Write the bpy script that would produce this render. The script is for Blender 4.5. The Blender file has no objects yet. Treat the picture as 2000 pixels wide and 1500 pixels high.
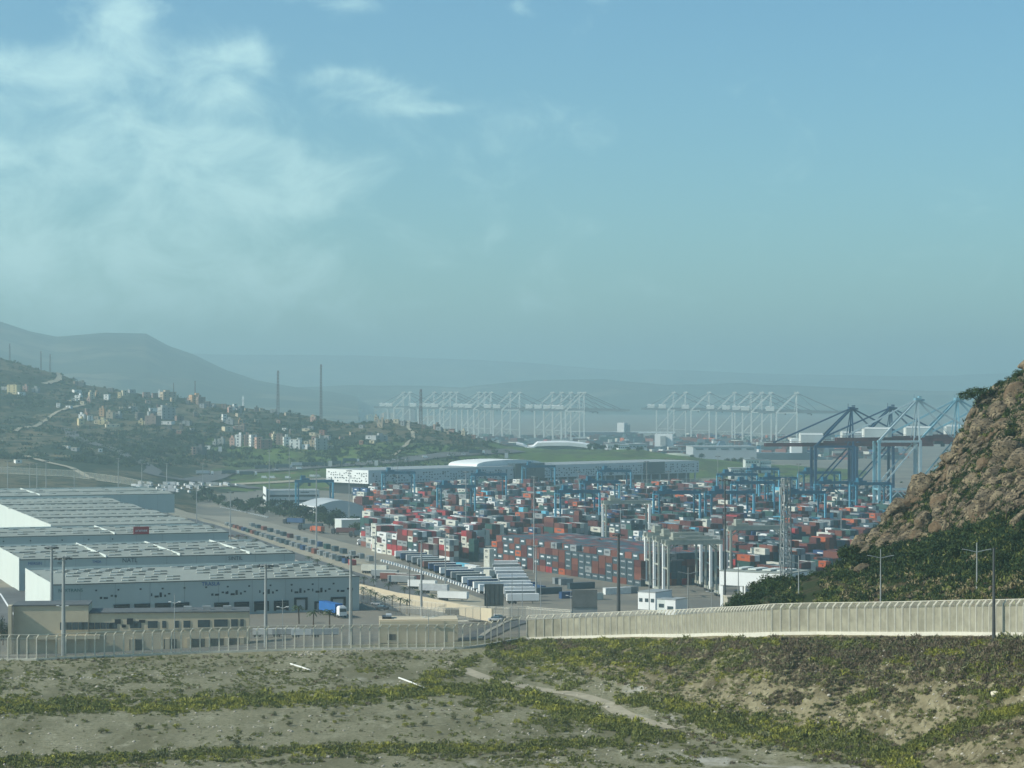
import bpy, math, random
import numpy as np
from mathutils import Vector, Matrix, noise as mnoise
random.seed(7); rng = np.random.default_rng(7)
R = math.radians
scn = bpy.context.scene
C = scn.collection

# ------------------------------------------------------------------ camera
F, CX, HY, CH = 4449.0, 1000.0, 762.0, 90.0      # focal length in photo pixels, centre column, horizon row, eye height (m)
cam_d = bpy.data.cameras.new('camera'); cam = bpy.data.objects.new('camera', cam_d); C.objects.link(cam)
cam.location = (0, 0, CH); cam.rotation_euler = (R(90), 0, 0)
cam_d.sensor_width = 36; cam_d.lens = F/2000*36; cam_d.shift_y = 0.006
cam_d.clip_start = 1; cam_d.clip_end = 60000
scn.camera = cam

# ------------------------------------------------------------------ sky, sun, exposure
SUN_EL, SUN_AZ = R(36), math.atan2(-0.965, -0.26)       # from the left, a little behind the camera
sun_dir = Vector((math.sin(SUN_AZ)*math.cos(SUN_EL), math.cos(SUN_AZ)*math.cos(SUN_EL), math.sin(SUN_EL)))
world = bpy.data.worlds.new('World'); scn.world = world; world.use_nodes = True
nt = world.node_tree; nt.nodes.clear()
def N(t, **kw):
    n = nt.nodes.new(t)
    for k, v in kw.items(): setattr(n, k, v)
    return n
L = nt.links.new
out = N('ShaderNodeOutputWorld'); bg = N('ShaderNodeBackground'); sky = N('ShaderNodeTexSky')
sky.sky_type = 'NISHITA'; sky.sun_disc = False; sky.sun_elevation = SUN_EL; sky.sun_rotation = SUN_AZ
sky.air_density = 1.0; sky.dust_density = 0.6; sky.ozone_density = 1.0
bg.inputs['Strength'].default_value = 0.11
tc = N('ShaderNodeTexCoord')
# soft cumulus: noise in directions of the sky, thicker towards the west (left)
mp = N('ShaderNodeMapping'); mp.inputs['Scale'].default_value = (1, 1, 1.5); L(tc.outputs['Generated'], mp.inputs['Vector'])
n1 = N('ShaderNodeTexNoise'); n1.inputs['Scale'].default_value = 26; n1.inputs['Detail'].default_value = 10; n1.inputs['Roughness'].default_value = 0.62
n1.inputs['Distortion'].default_value = 0.5
L(mp.outputs[0], n1.inputs['Vector'])
def vm(op, a, b=None):
    n = N('ShaderNodeVectorMath', operation=op)
    L(a, n.inputs[0])
    if b is not None: n.inputs[1].default_value = b
    return n
def mth(op, a, b=0.0, clamp=False):
    n = N('ShaderNodeMath', operation=op, use_clamp=clamp)
    for i, v in ((0, a), (1, b)):
        if isinstance(v, (int, float)): n.inputs[i].default_value = v
        else: L(v, n.inputs[i])
    return n.outputs[0]
sep = N('ShaderNodeSeparateXYZ'); L(tc.outputs['Generated'], sep.inputs[0])
def cloud_bank(px, y, rx, ry, amp):
    """an elliptical cloud bank at a compass bearing / elevation (given through the photo's scale)"""
    az, el = (px-CX)/F, (HY-y)/F
    dx = mth('DIVIDE', mth('SUBTRACT', mth('DIVIDE', sep.outputs[0], sep.outputs[1]), az), rx/F)
    dz = mth('DIVIDE', mth('SUBTRACT', mth('DIVIDE', sep.outputs[2], sep.outputs[1]), el), ry/F)
    r2 = mth('ADD', mth('MULTIPLY', dx, dx), mth('MULTIPLY', dz, dz))
    front = mth('GREATER_THAN', sep.outputs[1], 0.05)
    g = mth('MULTIPLY', mth('EXPONENT', mth('MULTIPLY', r2, -1.0)), front)
    return mth('MULTIPLY', g, amp)
banks = [(40, 150, 210, 75, .46), (330, 165, 170, 62, .44), (235, 40, 75, 80, .42), (440, 130, 80, 50, .34), (500, 90, 30, 40, .22), (740, 180, 120, 32, .46), (650, 150, 80, 24, .38),
         (850, 212, 70, 14, .36), (200, 330, 330, 60, .36), (420, 290, 130, 42, .42), (600, 370, 130, 60, .3), (300, 560, 500, 90, .3), (100, 430, 1300, 400, .19), (60, 420, 420, 120, .42), (680, 6, 100, 26, .32), (1015, 10, 26, 26, .3), (1900, 690, 160, 26, .28)]
acc = None
for b in banks:
    o = cloud_bank(*b); acc = o if acc is None else mth('ADD', acc, o)
acc = mth('MINIMUM', acc, 0.47)
dens = mth('ADD', mth('MULTIPLY', mth('SUBTRACT', n1.outputs['Fac'], 0.5), 1.25), acc)
cr = N('ShaderNodeMapRange'); cr.interpolation_type = 'SMOOTHSTEP'; L(dens, cr.inputs[0])
cr.inputs[1].default_value = 0.12; cr.inputs[2].default_value = 0.74; cr.inputs[3].default_value = 0.0; cr.inputs[4].default_value = 0.78
tint = N('ShaderNodeMix', data_type='RGBA', blend_type='MULTIPLY'); tint.inputs[0].default_value = 1.0
L(sky.outputs[0], tint.inputs[6]); tint.inputs[7].default_value = (0.60, 0.96, 1.08, 1)
mixc = N('ShaderNodeMix', data_type='RGBA'); L(cr.outputs[0], mixc.inputs[0]); L(tint.outputs[2], mixc.inputs[6])
mixc.inputs[7].default_value = (6.0, 8.8, 8.8, 1)
L(mixc.outputs[2], bg.inputs['Color']); L(bg.outputs[0], out.inputs['Surface'])
sd = bpy.data.lights.new('sun', 'SUN'); sd.energy = 4.9; sd.angle = R(0.5); sd.color = (1.0, 0.965, 0.86)
sun = bpy.data.objects.new('sun', sd); C.objects.link(sun); sun.location = (-200, -100, 400)
sun.rotation_euler = sun_dir.to_track_quat('Z', 'Y').to_euler()
scn.view_settings.view_transform = 'Standard'; scn.view_settings.look = 'None'
scn.view_settings.exposure = 0.08; scn.view_settings.gamma = 1.0
scn.cycles.volume_bounces = 2; scn.cycles.max_bounces = 5; scn.cycles.transparent_max_bounces = 24
scn.cycles.diffuse_bounces = 2

# ------------------------------------------------------------------ small helpers
def W(px, y, D): return Vector(((px-CX)*D/F, D, CH-(y-HY)*D/F))
def XD(px, D): return (px-CX)*D/F
def gd(y, z=0.0): return (CH-z)*F/(y-HY)
def G(px, y, z=0.0):
    D = gd(y, z); return Vector((XD(px, D), D, z))
ORD = 'first second third fourth fifth sixth seventh eighth ninth tenth eleventh twelfth thirteenth fourteenth fifteenth sixteenth seventeenth eighteenth nineteenth twentieth'.split()
TENS = {2:'twenty',3:'thirty',4:'forty',5:'fifty',6:'sixty',7:'seventy',8:'eighty',9:'ninety'}
def ordn(i):
    i += 1
    if i <= 20: return ORD[i-1]
    t, u = divmod(i, 10)
    if u == 0: return TENS[t][:-1]+'ieth'
    return TENS[t]+'-'+ORD[u-1]

class MB:
    def __init__(s): s.v, s.f, s.mi = [], [], []
    def add(s, vs, fs, m=0):
        o = len(s.v); s.v.extend(vs); s.f.extend([tuple(i+o for i in f) for f in fs]); s.mi.extend([m]*len(fs)); return s
    def box(s, c, d, rz=0.0, m=0, taper=1.0):
        cx, cy, cz = c; x, y, z = d[0]/2, d[1]/2, d[2]/2; ca, sa = math.cos(rz), math.sin(rz); vs = []
        for k in (-1, 1):
            t = taper if k > 0 else 1.0
            for i, j in ((-1,-1),(1,-1),(1,1),(-1,1)):
                a, b = i*x*t, j*y*t; vs.append((cx+a*ca-b*sa, cy+a*sa+b*ca, cz+k*z))
        return s.add(vs, [(3,2,1,0),(4,5,6,7),(0,1,5,4),(1,2,6,5),(2,3,7,6),(3,0,4,7)], m)
    def bar(s, p, q, w, h=None, m=0, n=4, w2=None):
        p, q = Vector(p), Vector(q); d = q-p; h = h or w
        if d.length < 1e-6: return s
        d.normalize(); up = Vector((0,0,1)) if abs(d.z) < .95 else Vector((0,1,0))
        x = d.cross(up).normalized(); y = x.cross(d).normalized(); vs = []
        for e, k in ((p, 1.0), (q, 1.0 if w2 is None else w2/w)):
            for i in range(n):
                a = 2*math.pi*(i+.5)/n; r = 1/math.cos(math.pi/n) if n == 4 else 1.0
                vs.append(tuple(e + x*(math.cos(a)*w/2*r*k) + y*(math.sin(a)*h/2*r*k)))
        fs = [(i, (i+1) % n, n+(i+1) % n, n+i) for i in range(n)] + [tuple(range(n-1,-1,-1)), tuple(range(n, 2*n))]
        return s.add(vs, fs, m)
    def prism(s, poly, z0, z1, m=0):
        n = len(poly); vs = [(p[0], p[1], z0) for p in poly]+[(p[0], p[1], z1) for p in poly]
        return s.add(vs, [tuple(range(n-1,-1,-1)), tuple(range(n, 2*n))]+[(i, (i+1) % n, n+(i+1) % n, n+i) for i in range(n)], m)
    def mesh(s, name, mats, smooth=False):
        me = bpy.data.meshes.new(name); me.from_pydata(s.v, [], s.f)
        for m in (mats if isinstance(mats, (list, tuple)) else [mats]): me.materials.append(m)
        if len(me.materials) > 1: me.polygons.foreach_set('material_index', s.mi)
        if smooth: me.polygons.foreach_set('use_smooth', [True]*len(me.polygons))
        me.update(); return me
    def build(s, name, mats, parent=None, loc=None, rz=0.0, smooth=False):
        return put(name, s.mesh(name, mats, smooth), parent, loc, rz)
def put(name, me, parent=None, loc=None, rz=0.0):
    o = bpy.data.objects.new(name, me); C.objects.link(o)
    if parent: o.parent = parent
    if loc is not None: o.location = loc
    if rz: o.rotation_euler = (0, 0, rz)
    return o
def tag(o, label=None, cat=None, group=None, kind=None):
    if label: o['label'] = label
    if cat: o['category'] = cat
    if group: o['group'] = group
    if kind: o['kind'] = kind
    return o
def root(name, loc, rz=0.0, label=None, cat=None, group=None):
    o = bpy.data.objects.new(name, None); C.objects.link(o); o.location = loc; o.rotation_euler = (0, 0, rz); o.empty_display_size = 1
    return tag(o, label, cat, group)
def dup(o, loc=None, rz=None, label=None, parent=None):
    c = o.copy(); C.objects.link(c)
    if loc is not None: c.location = loc
    if rz is not None: c.rotation_euler = (0, 0, rz)
    if label: c['label'] = label
    if parent: c.parent = parent
    for ch in o.children: dup(ch, parent=c)
    return c
class Proto:
    """builds a thing once, then hands out copies of it with all its parts"""
    def __init__(s, make): s.make, s.o = make, None
    def at(s, loc, rz, label, scale=None):
        if s.o is None: s.o = s.make(); o = s.o; o.location = loc; o.rotation_euler = (0, 0, rz); o['label'] = label
        else: o = dup(s.o, loc, rz, label)
        o.scale = scale or (1, 1, 1)
        return o

# ------------------------------------------------------------------ materials
def mat(name, col, rough=.8, var=.15, vs=.5, bump=0.0, bs=5.0, metal=0.0, col2=None, spec=.3, wave=None, stretch=None):
    m = bpy.data.materials.new(name); m.use_nodes = True; t = m.node_tree; p = t.nodes['Principled BSDF']
    p.inputs['Roughness'].default_value = rough; p.inputs['Metallic'].default_value = metal; p.inputs['Specular IOR Level'].default_value = spec
    geo = t.nodes.new('ShaderNodeNewGeometry'); vec = geo.outputs['Position']
    if stretch:
        mp_ = t.nodes.new('ShaderNodeMapping'); mp_.inputs['Scale'].default_value = stretch; t.links.new(vec, mp_.inputs[0]); vec = mp_.outputs[0]
    n = t.nodes.new('ShaderNodeTexNoise'); n.inputs['Scale'].default_value = vs; n.inputs['Detail'].default_value = 6; n.inputs['Roughness'].default_value = .65
    t.links.new(vec, n.inputs['Vector'])
    r = t.nodes.new('ShaderNodeValToRGB'); r.color_ramp.elements[0].position = .3; r.color_ramp.elements[1].position = .7
    a = tuple(c*(1-var) for c in col); b = tuple(min(1, c*(1+var)) for c in col) if col2 is None else col2
    r.color_ramp.elements[0].color = (*a, 1); r.color_ramp.elements[1].color = (*b, 1)
    t.links.new(n.outputs['Fac'], r.inputs[0]); t.links.new(r.outputs[0], p.inputs['Base Color'])
    if bump:
        n2 = t.nodes.new('ShaderNodeTexNoise'); n2.inputs['Scale'].default_value = bs; n2.inputs['Detail'].default_value = 5
        t.links.new(vec, n2.inputs['Vector'])
        bn = t.nodes.new('ShaderNodeBump'); bn.inputs['Strength'].default_value = 1; bn.inputs['Distance'].default_value = bump
        t.links.new(n2.outputs['Fac'], bn.inputs['Height']); t.links.new(bn.outputs[0], p.inputs['Normal'])
    return m
def ground_mat(name, layers, rough=.95, bump=0.0, bs=1.0):
    """base colour plus noise-masked layers: (colour, scale, low, high, stretch)"""
    m = bpy.data.materials.new(name); m.use_nodes = True; t = m.node_tree; p = t.nodes['Principled BSDF']
    p.inputs['Roughness'].default_value = rough; p.inputs['Specular IOR Level'].default_value = .1
    geo = t.nodes.new('ShaderNodeNewGeometry'); cur = None
    rgb = t.nodes.new('ShaderNodeRGB'); rgb.outputs[0].default_value = (*layers[0], 1); cur = rgb.outputs[0]
    for i, (col, sc, lo, hi, st) in enumerate(layers[1:], 1):
        mp_ = t.nodes.new('ShaderNodeMapping'); mp_.inputs['Scale'].default_value = st or (1, 1, 1); mp_.inputs['Location'].default_value = (i*37.1, i*11.3, 0)
        t.links.new(geo.outputs['Position'], mp_.inputs[0])
        n = t.nodes.new('ShaderNodeTexNoise'); n.inputs['Scale'].default_value = sc; n.inputs['Detail'].default_value = 8; n.inputs['Roughness'].default_value = .62
        t.links.new(mp_.outputs[0], n.inputs['Vector'])
        mr = t.nodes.new('ShaderNodeMapRange'); mr.interpolation_type = 'SMOOTHSTEP'; t.links.new(n.outputs['Fac'], mr.inputs[0])
        mr.inputs[1].default_value = lo; mr.inputs[2].default_value = hi
        mx = t.nodes.new('ShaderNodeMix'); mx.data_type = 'RGBA'; t.links.new(mr.outputs[0], mx.inputs[0]); t.links.new(cur, mx.inputs[6]); mx.inputs[7].default_value = (*col, 1)
        cur = mx.outputs[2]
    t.links.new(cur, p.inputs['Base Color'])
    if bump:
        n2 = t.nodes.new('ShaderNodeTexNoise'); n2.inputs['Scale'].default_value = bs; n2.inputs['Detail'].default_value = 8; n2.inputs['Roughness'].default_value = .7
        t.links.new(geo.outputs['Position'], n2.inputs['Vector'])
        bn = t.nodes.new('ShaderNodeBump'); bn.inputs['Distance'].default_value = bump; t.links.new(n2.outputs['Fac'], bn.inputs['Height']); t.links.new(bn.outputs[0], p.inputs['Normal'])
    return m
M = {}
M['field'] = ground_mat('dry_soil', [(.245,.23,.145), ((.165,.155,.09),.07,.42,.62,(1,.35,1)), ((.31,.295,.20),.3,.5,.7,(1,.3,1)), ((.15,.14,.08),.9,.52,.62,None), ((.09,.095,.045),2.6,.57,.63,None), ((.42,.40,.33),.04,.6,.7,(1,.5,1))], bump=.3, bs=1.4)
M['port'] = ground_mat('port_paving', [(.20,.185,.15), ((.15,.145,.125),.02,.35,.65,None), ((.26,.23,.175),.012,.45,.7,None), ((.10,.10,.09),.08,.58,.75,None)])
M['bank'] = ground_mat('bank_soil', [(.225,.195,.115), ((.135,.115,.065),.12,.42,.58,(1,.5,1)), ((.30,.265,.165),.6,.5,.66,(1,.3,1)), ((.085,.075,.04),.9,.54,.62,None), ((.30,.27,.20),2.2,.6,.68,None)], bump=.35, bs=1.3)
M['rocky'] = ground_mat('rocky_soil', [(.075,.06,.035), ((.035,.048,.018),.16,.44,.55,None), ((.15,.115,.07),.35,.58,.7,None), ((.03,.042,.016),.6,.56,.64,None)], bump=.8, bs=.8)  # soil base darkened to stand in for shade between boulders
M['village'] = ground_mat('scrub_hill', [(.115,.095,.055), ((.024,.036,.017),.011,.45,.55,(1,.5,1)), ((.16,.13,.075),.02,.54,.64,None), ((.02,.032,.015),.05,.5,.58,None), ((.022,.035,.015),.13,.56,.62,None)])
M['green'] = ground_mat('green_slope', [(.085,.13,.03), ((.06,.08,.03),.03,.46,.58,(1,.5,1)), ((.16,.14,.07),.05,.56,.68,None), ((.02,.035,.012),.12,.6,.66,None)])
M['asphalt'] = mat('asphalt', (.115,.115,.11), var=.25, vs=.1)
M['dirt'] = mat('dirt_track', (.34,.30,.21), var=.25, vs=.3)
M['sea'] = mat('sea_water', (.03,.07,.08), rough=.25, var=.1, vs=.01, bump=.3, bs=.05, spec=.5)
M['far_hill'] = ground_mat('far_scrub', [(.05,.06,.035), ((.16,.14,.09),.003,.5,.62,None), ((.02,.03,.02),.008,.5,.6,None)])
M['concrete'] = mat('concrete', (.40,.37,.29), var=.18, vs=.6)
M['wall_panel'] = mat('wall_panel', (.27,.255,.19), var=.28, vs=.45)
M['post'] = mat('fence_post', (.60,.57,.47), var=.1, vs=1)
M['galv'] = mat('galvanised', (.30,.32,.31), rough=.6, var=.12, vs=.3)
M['darkpole'] = mat('dark_pole', (.07,.075,.075), rough=.6, var=.2, vs=.3)
M['white'] = mat('white_paint', (.78,.79,.76), var=.06, vs=.15)
M['clad'] = mat('grey_cladding', (.44,.47,.47), rough=.6, var=.06, vs=.08)
M['facade'] = mat('facade_sheet', (.43,.48,.45), rough=.6, var=.1, vs=.05, stretch=(1,1,.25))
M['cladw'] = mat('white_cladding', (.60,.64,.59), rough=.6, var=.05, vs=.08)
M['roof'] = mat('grey_roof', (.27,.29,.25), rough=.75, var=.14, vs=.06, stretch=(1,.3,1))
M['skylight'] = mat('skylight', (.58,.58,.52), rough=.4, var=.05)
M['gutter'] = mat('gutter', (.10,.11,.11), var=.2)
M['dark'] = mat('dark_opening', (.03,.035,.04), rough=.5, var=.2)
M['glass'] = mat('window_glass', (.05,.075,.085), rough=.15, var=.2, vs=1, spec=.6)
M['beige'] = mat('beige_render', (.56,.48,.335), var=.07, vs=.3)
M['red'] = mat('red_sign', (.42,.03,.035), var=.1)
M['rtg_blue'] = mat('crane_blue', (.02,.125,.20), rough=.5, var=.2, vs=.3)
M['rtg_light'] = mat('crane_light_blue', (.12,.36,.48), rough=.5, var=.1, vs=.3)
M['rtg_grey'] = mat('crane_grey', (.34,.35,.29), rough=.6, var=.2, vs=.4)
M['sts_dark'] = mat('crane_dark_blue', (.02,.07,.14), rough=.5, var=.2, vs=.1)
M['sts_mid'] = mat('crane_pale_blue', (.20,.40,.47), rough=.5, var=.2, vs=.1)
M['sts_white'] = mat('crane_white', (.70,.72,.66), rough=.5, var=.08, vs=.1)
M['boom_red'] = mat('boom_maroon', (.13,.05,.05), rough=.6, var=.25, vs=.2)
M['machine'] = mat('machinery_grey', (.10,.11,.115), var=.3)
M['rock'] = ground_mat('granite', [(.27,.215,.14), ((.14,.115,.08),.5,.42,.58,None), ((.40,.32,.20),.7,.5,.65,None), ((.04,.035,.028),1.5,.53,.59,(1,1,2)), ((.20,.14,.085),.12,.52,.64,None)], bump=.8, bs=2.2)  # darkest noise layer paints shaded crevices into the rock
M['pipe'] = mat('pale_pipe', (.72,.71,.66), var=.05)
LEAF = [mat('leaf_yellow', (.25,.25,.05), var=.3, vs=.8, spec=.1), mat('leaf_olive', (.145,.16,.045), var=.35, vs=.8, spec=.1), mat('leaf_brown', (.15,.12,.08), var=.35, vs=.8, spec=.1),
        mat('leaf_grey', (.15,.155,.08), var=.3, vs=.8, spec=.1), mat('leaf_dark', (.04,.065,.02), var=.4, vs=.3, spec=.15), mat('leaf_deep', (.024,.044,.020), var=.4, vs=.05, spec=.1), mat('dry_grass', (.27,.22,.12), var=.2, vs=1, spec=.1)]
M['bark'] = mat('bark', (.09,.065,.045), var=.3)

# ------------------------------------------------------------------ terrain: cross profiles (depth, height) at bearings given by photo column
NEAR = [(-300,95),(-20,89.5),(0,88.3),(30,84),(100,70),(200,53),(300,37.5),(345,31.5),(362,30)]
NEARR = [(-300,95),(-20,89.5),(0,88.3),(30,84),(100,70),(200,53),(285,40)]
PORT = [(960,0),(2080,0)]
SEAFAR = [(4950,0),(5000,-8),(30000,-8)]
def hillp(pts, back=None): return pts
PROF = {
 -1400: NEAR+[(520,29.8),(600,20.5),(700,18),(1700,18),(2300,70),(3000,230),(3600,200),(6000,0)]+SEAFAR[1:],
 -300: NEAR+[(506,29.8),(515,29),(560,23),(600,20.5),(640,18),(1700,18),(1900,22),(2300,52),(2800,95),(3250,172),(4100,80),(4900,0)]+SEAFAR[1:],
 0: NEAR+[(506,29.8),(515,29),(560,23),(600,20.5),(640,18),(1700,18),(1900,21),(2200,38),(2420,50),(2600,54),(2850,92),(3200,139.6),(3700,70),(4800,0)]+SEAFAR[1:],
 130: NEAR+[(515,29.8),(525,29),(560,24),(600,20.5),(640,18),(1700,17),(1900,19),(2150,34),(2400,44),(2600,52),(2850,84),(3150,110.5),(3600,60),(4800,0)]+SEAFAR[1:],
 250: NEAR+[(518,29.8),(530,29),(600,21),(650,18),(1700,10),(1900,14),(2100,24),(2300,34),(2500,45),(2800,66),(3100,86),(3500,50),(4800,0)]+SEAFAR[1:],
 400: NEAR+[(520,30),(530,29),(600,22),(660,18),(900,5),(960,1),(1900,1),(2100,7),(2250,18),(2500,40.5),(3000,74.5),(3400,40),(4700,0)]+SEAFAR[1:],
 620: NEAR+[(525,30),(535,29.5),(600,24),(700,18),(800,10),(900,3),(960,0),(2000,0),(2150,9),(2350,27),(2550,39.6),(2900,60),(3200,25),(4000,0)]+SEAFAR,
 800: NEAR+[(527,30),(540,30),(600,26),(700,18),(800,10),(900,3)]+[(960,0),(2040,0),(2150,10),(2300,25),(2450,36),(2700,53.5),(2950,20),(3300,0)]+SEAFAR,
 900: NEAR+[(527,30),(540,30),(600,26),(700,18),(800,10),(900,3)]+[(960,0),(2080,0),(2200,13),(2350,27),(2600,45),(2800,15),(3200,0)]+SEAFAR,
 990: NEAR+[(500,30),(535,30.4),(545,31),(600,27),(700,19),(800,10),(900,3)]+[(960,0),(2120,0),(2250,17),(2400,23),(2550,28.5),(2750,5),(3000,0)]+SEAFAR,
 1100: NEAR+[(458,30),(520,32),(532,32.2),(545,32),(600,27),(700,18),(800,9),(900,2)]+[(960,0),(2180,0),(2350,14.5),(2550,25),(2700,8),(2900,0)]+SEAFAR,
 1250: NEAR+[(420,30),(440,30.5),(495,35.2),(512,35.3),(530,34),(600,26),(700,17),(800,8),(900,1)]+[(960,0),(2230,0),(2400,16),(2520,22),(2700,6),(2900,0)]+SEAFAR,
 1400: NEAR+[(405,30),(418,32),(455,40),(468,40.2),(485,39.5),(530,37.5),(600,26),(700,12),(800,3)]+[(960,0),(2300,0),(2420,11),(2480,15),(2650,3),(2900,0)]+SEAFAR,
 1500: NEAR+[(385,30),(396,32),(416,44.2),(426,44.8),(440,46.2),(455,48),(495,49),(540,38),(620,18),(760,1)]+[(960,0),(2200,2),(2350,6),(2480,9),(2600,2),(2900,0)]+SEAFAR,
 1600: NEAR[:-1]+[(355,31),(378,31),(408,45.5),(416,46),(430,47.8),(450,49.8),(500,50),(545,38),(640,15),(760,1)]+[(960,0),(2200,1),(2350,4),(2480,6),(2600,1),(2900,0)]+SEAFAR,
 1700: NEAR[:-1]+[(355,31),(368,31.5),(397,46.8),(403,47.2),(415,49),(430,51.3),(478,59.2),(520,45),(640,12),(760,1)]+[(960,0),(2500,0)]+SEAFAR,
 1800: NEARR+[(320,33.5),(352,33),(385,48),(391,48.4),(405,50.5),(425,54),(474,69.0),(520,52),(660,12),(800,1)]+[(960,0),(2500,0)]+SEAFAR,
 1865: NEARR+[(320,34),(342,34),(375,49.4),(380,49.7),(396,52),(415,56),(470,74.2),(520,58),(660,14),(820,1)]+[(960,0),(2500,0)]+SEAFAR,
 1895: NEARR+[(320,34.5),(338,34.8),(370,50),(375,50.2),(390,53),(410,58),(470,84.5),(520,62),(660,16),(820,1)]+[(960,0),(2500,0)]+SEAFAR,
 2000: NEARR+[(315,36.8),(323,37.5),(352,51.7),(357,52),(372,54.5),(400,61),(470,94.4),(530,70),(680,18),(840,1)]+[(960,0),(2500,0)]+SEAFAR,
 2200: NEARR+[(300,38),(340,53.3),(344,53.6),(370,58.5),(400,68),(480,109),(560,80),(720,20),(900,1)]+[(960,0),(2500,0)]+SEAFAR,
 3400: NEARR+[(300,40),(340,56),(370,62),(480,130),(600,110),(900,10),(1000,0),(2500,0)]+SEAFAR }
PK = sorted(PROF)
# the line of the two near fences: column, depth, row of its foot
FL = [(-60,509,1290.5),(75,509,1290),(250,515,1282),(400,519,1276),(560,522,1271),(712,524,1269),(900,526,1268),(945,530,1262),(990,536,1254),(1015,537,1250),(1100,531,1247),(1250,508,1243),(1400,464,1241),(1500,423,1240),(1600,413,1239),(1700,400,1240),(1865,377,1240),(2000,354,1242),(2200,342,1244)]
FPX = [f[0] for f in FL]; FPD = [f[1] for f in FL]; FPZ = [CH-(f[2]-HY)*f[1]/F for f in FL]
def smooth(a): a = np.clip(a, 0, 1); return a*a*(3-2*a)
def plateau(X, Y):
    u = (X+46)*.944+(Y-745)*.33
    return 18*smooth((28-u)/26)*smooth((Y-600)/50)*smooth((1760-Y)/120)
def vnoise(x, y):
    """value noise, vectorised"""
    xi, yi = np.floor(x).astype(np.int64), np.floor(y).astype(np.int64); fx, fy = smooth(x-xi), smooth(y-yi)
    def h(a, b):
        n = (a*374761393 + b*668265263) & 0x7fffffff; n = ((n ^ (n >> 13))*1274126177) & 0x7fffffff; return ((n ^ (n >> 16)) & 0xffff)/65535.0
    return (h(xi,yi)*(1-fx)+h(xi+1,yi)*fx)*(1-fy)+(h(xi,yi+1)*(1-fx)+h(xi+1,yi+1)*fx)*fy-.5
def height(X, Y):
    X = np.asarray(X, float); Y = np.asarray(Y, float)
    px0 = px = np.clip(CX+X*F/np.maximum(Y, 250.0), PK[0]+.01, PK[-1]-.01)
    zs = np.stack([np.interp(Y, [p[0] for p in PROF[k]], [p[1] for p in PROF[k]]) for k in PK], -1)
    pk = np.array(PK, float)
    def at(p):
        i = np.clip(np.searchsorted(PK, p)-1, 0, len(PK)-2); t = np.clip((p-pk[i])/(pk[i+1]-pk[i]), 0, 1)
        return np.take_along_axis(zs, i[..., None], -1)[..., 0]*(1-t)+np.take_along_axis(zs, (i+1)[..., None], -1)[..., 0]*t
    w = np.where((Y < 640), np.where(px > 1640, 22., 55.), np.where(Y > 1900, 45., 10.)); z = at(px)*.4+(at(px-w)+at(px+w))*.3
    z = np.maximum(z, plateau(X, Y))
    # water basin between the quays
    # relief
    vill = smooth((Y-2080)/250)*smooth((4300-Y)/600)*smooth((z-4)/25)
    z = z + vill*(vnoise(X/120, Y/120)*9+vnoise(X/45+9, Y/45)*4.5+vnoise(X/16, Y/16+5)*1.6)
    rock = smooth((px-1600)/90)*smooth((Y-402)/35)*smooth((900-Y)/200)
    z = z + rock*(vnoise(X/22, Y/22)*5+vnoise(X/8+3, Y/8)*2.6+vnoise(X/3, Y/3)*1.0)
    fore = smooth((560-Y)/30)*smooth((Y-200)/80)
    df = Y-np.interp(px0, FPX, FPD); wf = np.exp(-(df/5.0)**2); z = z*(1-wf)+np.interp(px0, FPX, FPZ)*wf; fore = fore*(1-wf)
    bank = smooth((z-30.6)/4)*fore*smooth((px-930)/80)*smooth((430+ (1500-np.minimum(px,1500))*.22-Y)/10)
    z = z + fore*(vnoise(X/30, Y/30)*.5+vnoise(X/5, Y/5)*.14) + bank*(vnoise((.8*X-.6*Y)/2.0, (.6*X+.8*Y)/15)*1.3+vnoise((.8*X-.6*Y)/5.5+9, (.6*X+.8*Y)/26)*1.5+vnoise(X/9, Y/9)*.7)
    return z
def fence_z(px): return float(np.interp(px, FPX, FPZ))
def hz(x, y): return float(height(np.array([x]), np.array([y]))[0])
DG = np.concatenate([np.arange(280, 600, .8), np.arange(600, 2000, 6), np.arange(2000, 5000, 8)])
def hits(px, y, lo=280, hi=5000):
    """where sight lines through these photo points first meet the terrain"""
    px = np.asarray(px, float); y = np.asarray(y, float); D = DG[(DG >= lo) & (DG <= hi)]; out = []
    for s in range(0, len(px), 400):
        p, q = px[s:s+400, None], y[s:s+400, None]; X = (p-CX)*D/F; Z = CH-(q-HY)*D/F
        h = height(X, np.broadcast_to(D, X.shape)); below = Z <= h; idx = np.argmax(below, 1); ok = below.any(1)
        for a in range(len(idx)):
            if ok[a]:
                d = D[idx[a]]; out.append((X[a, idx[a]], d, h[a, idx[a]], s+a))
    return out
def hit1(px, y, lo=280, hi=5000):
    r = hits([px], [y], lo, hi); return Vector(r[0][:3]) if r else G(px, max(y, HY+20))

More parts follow.
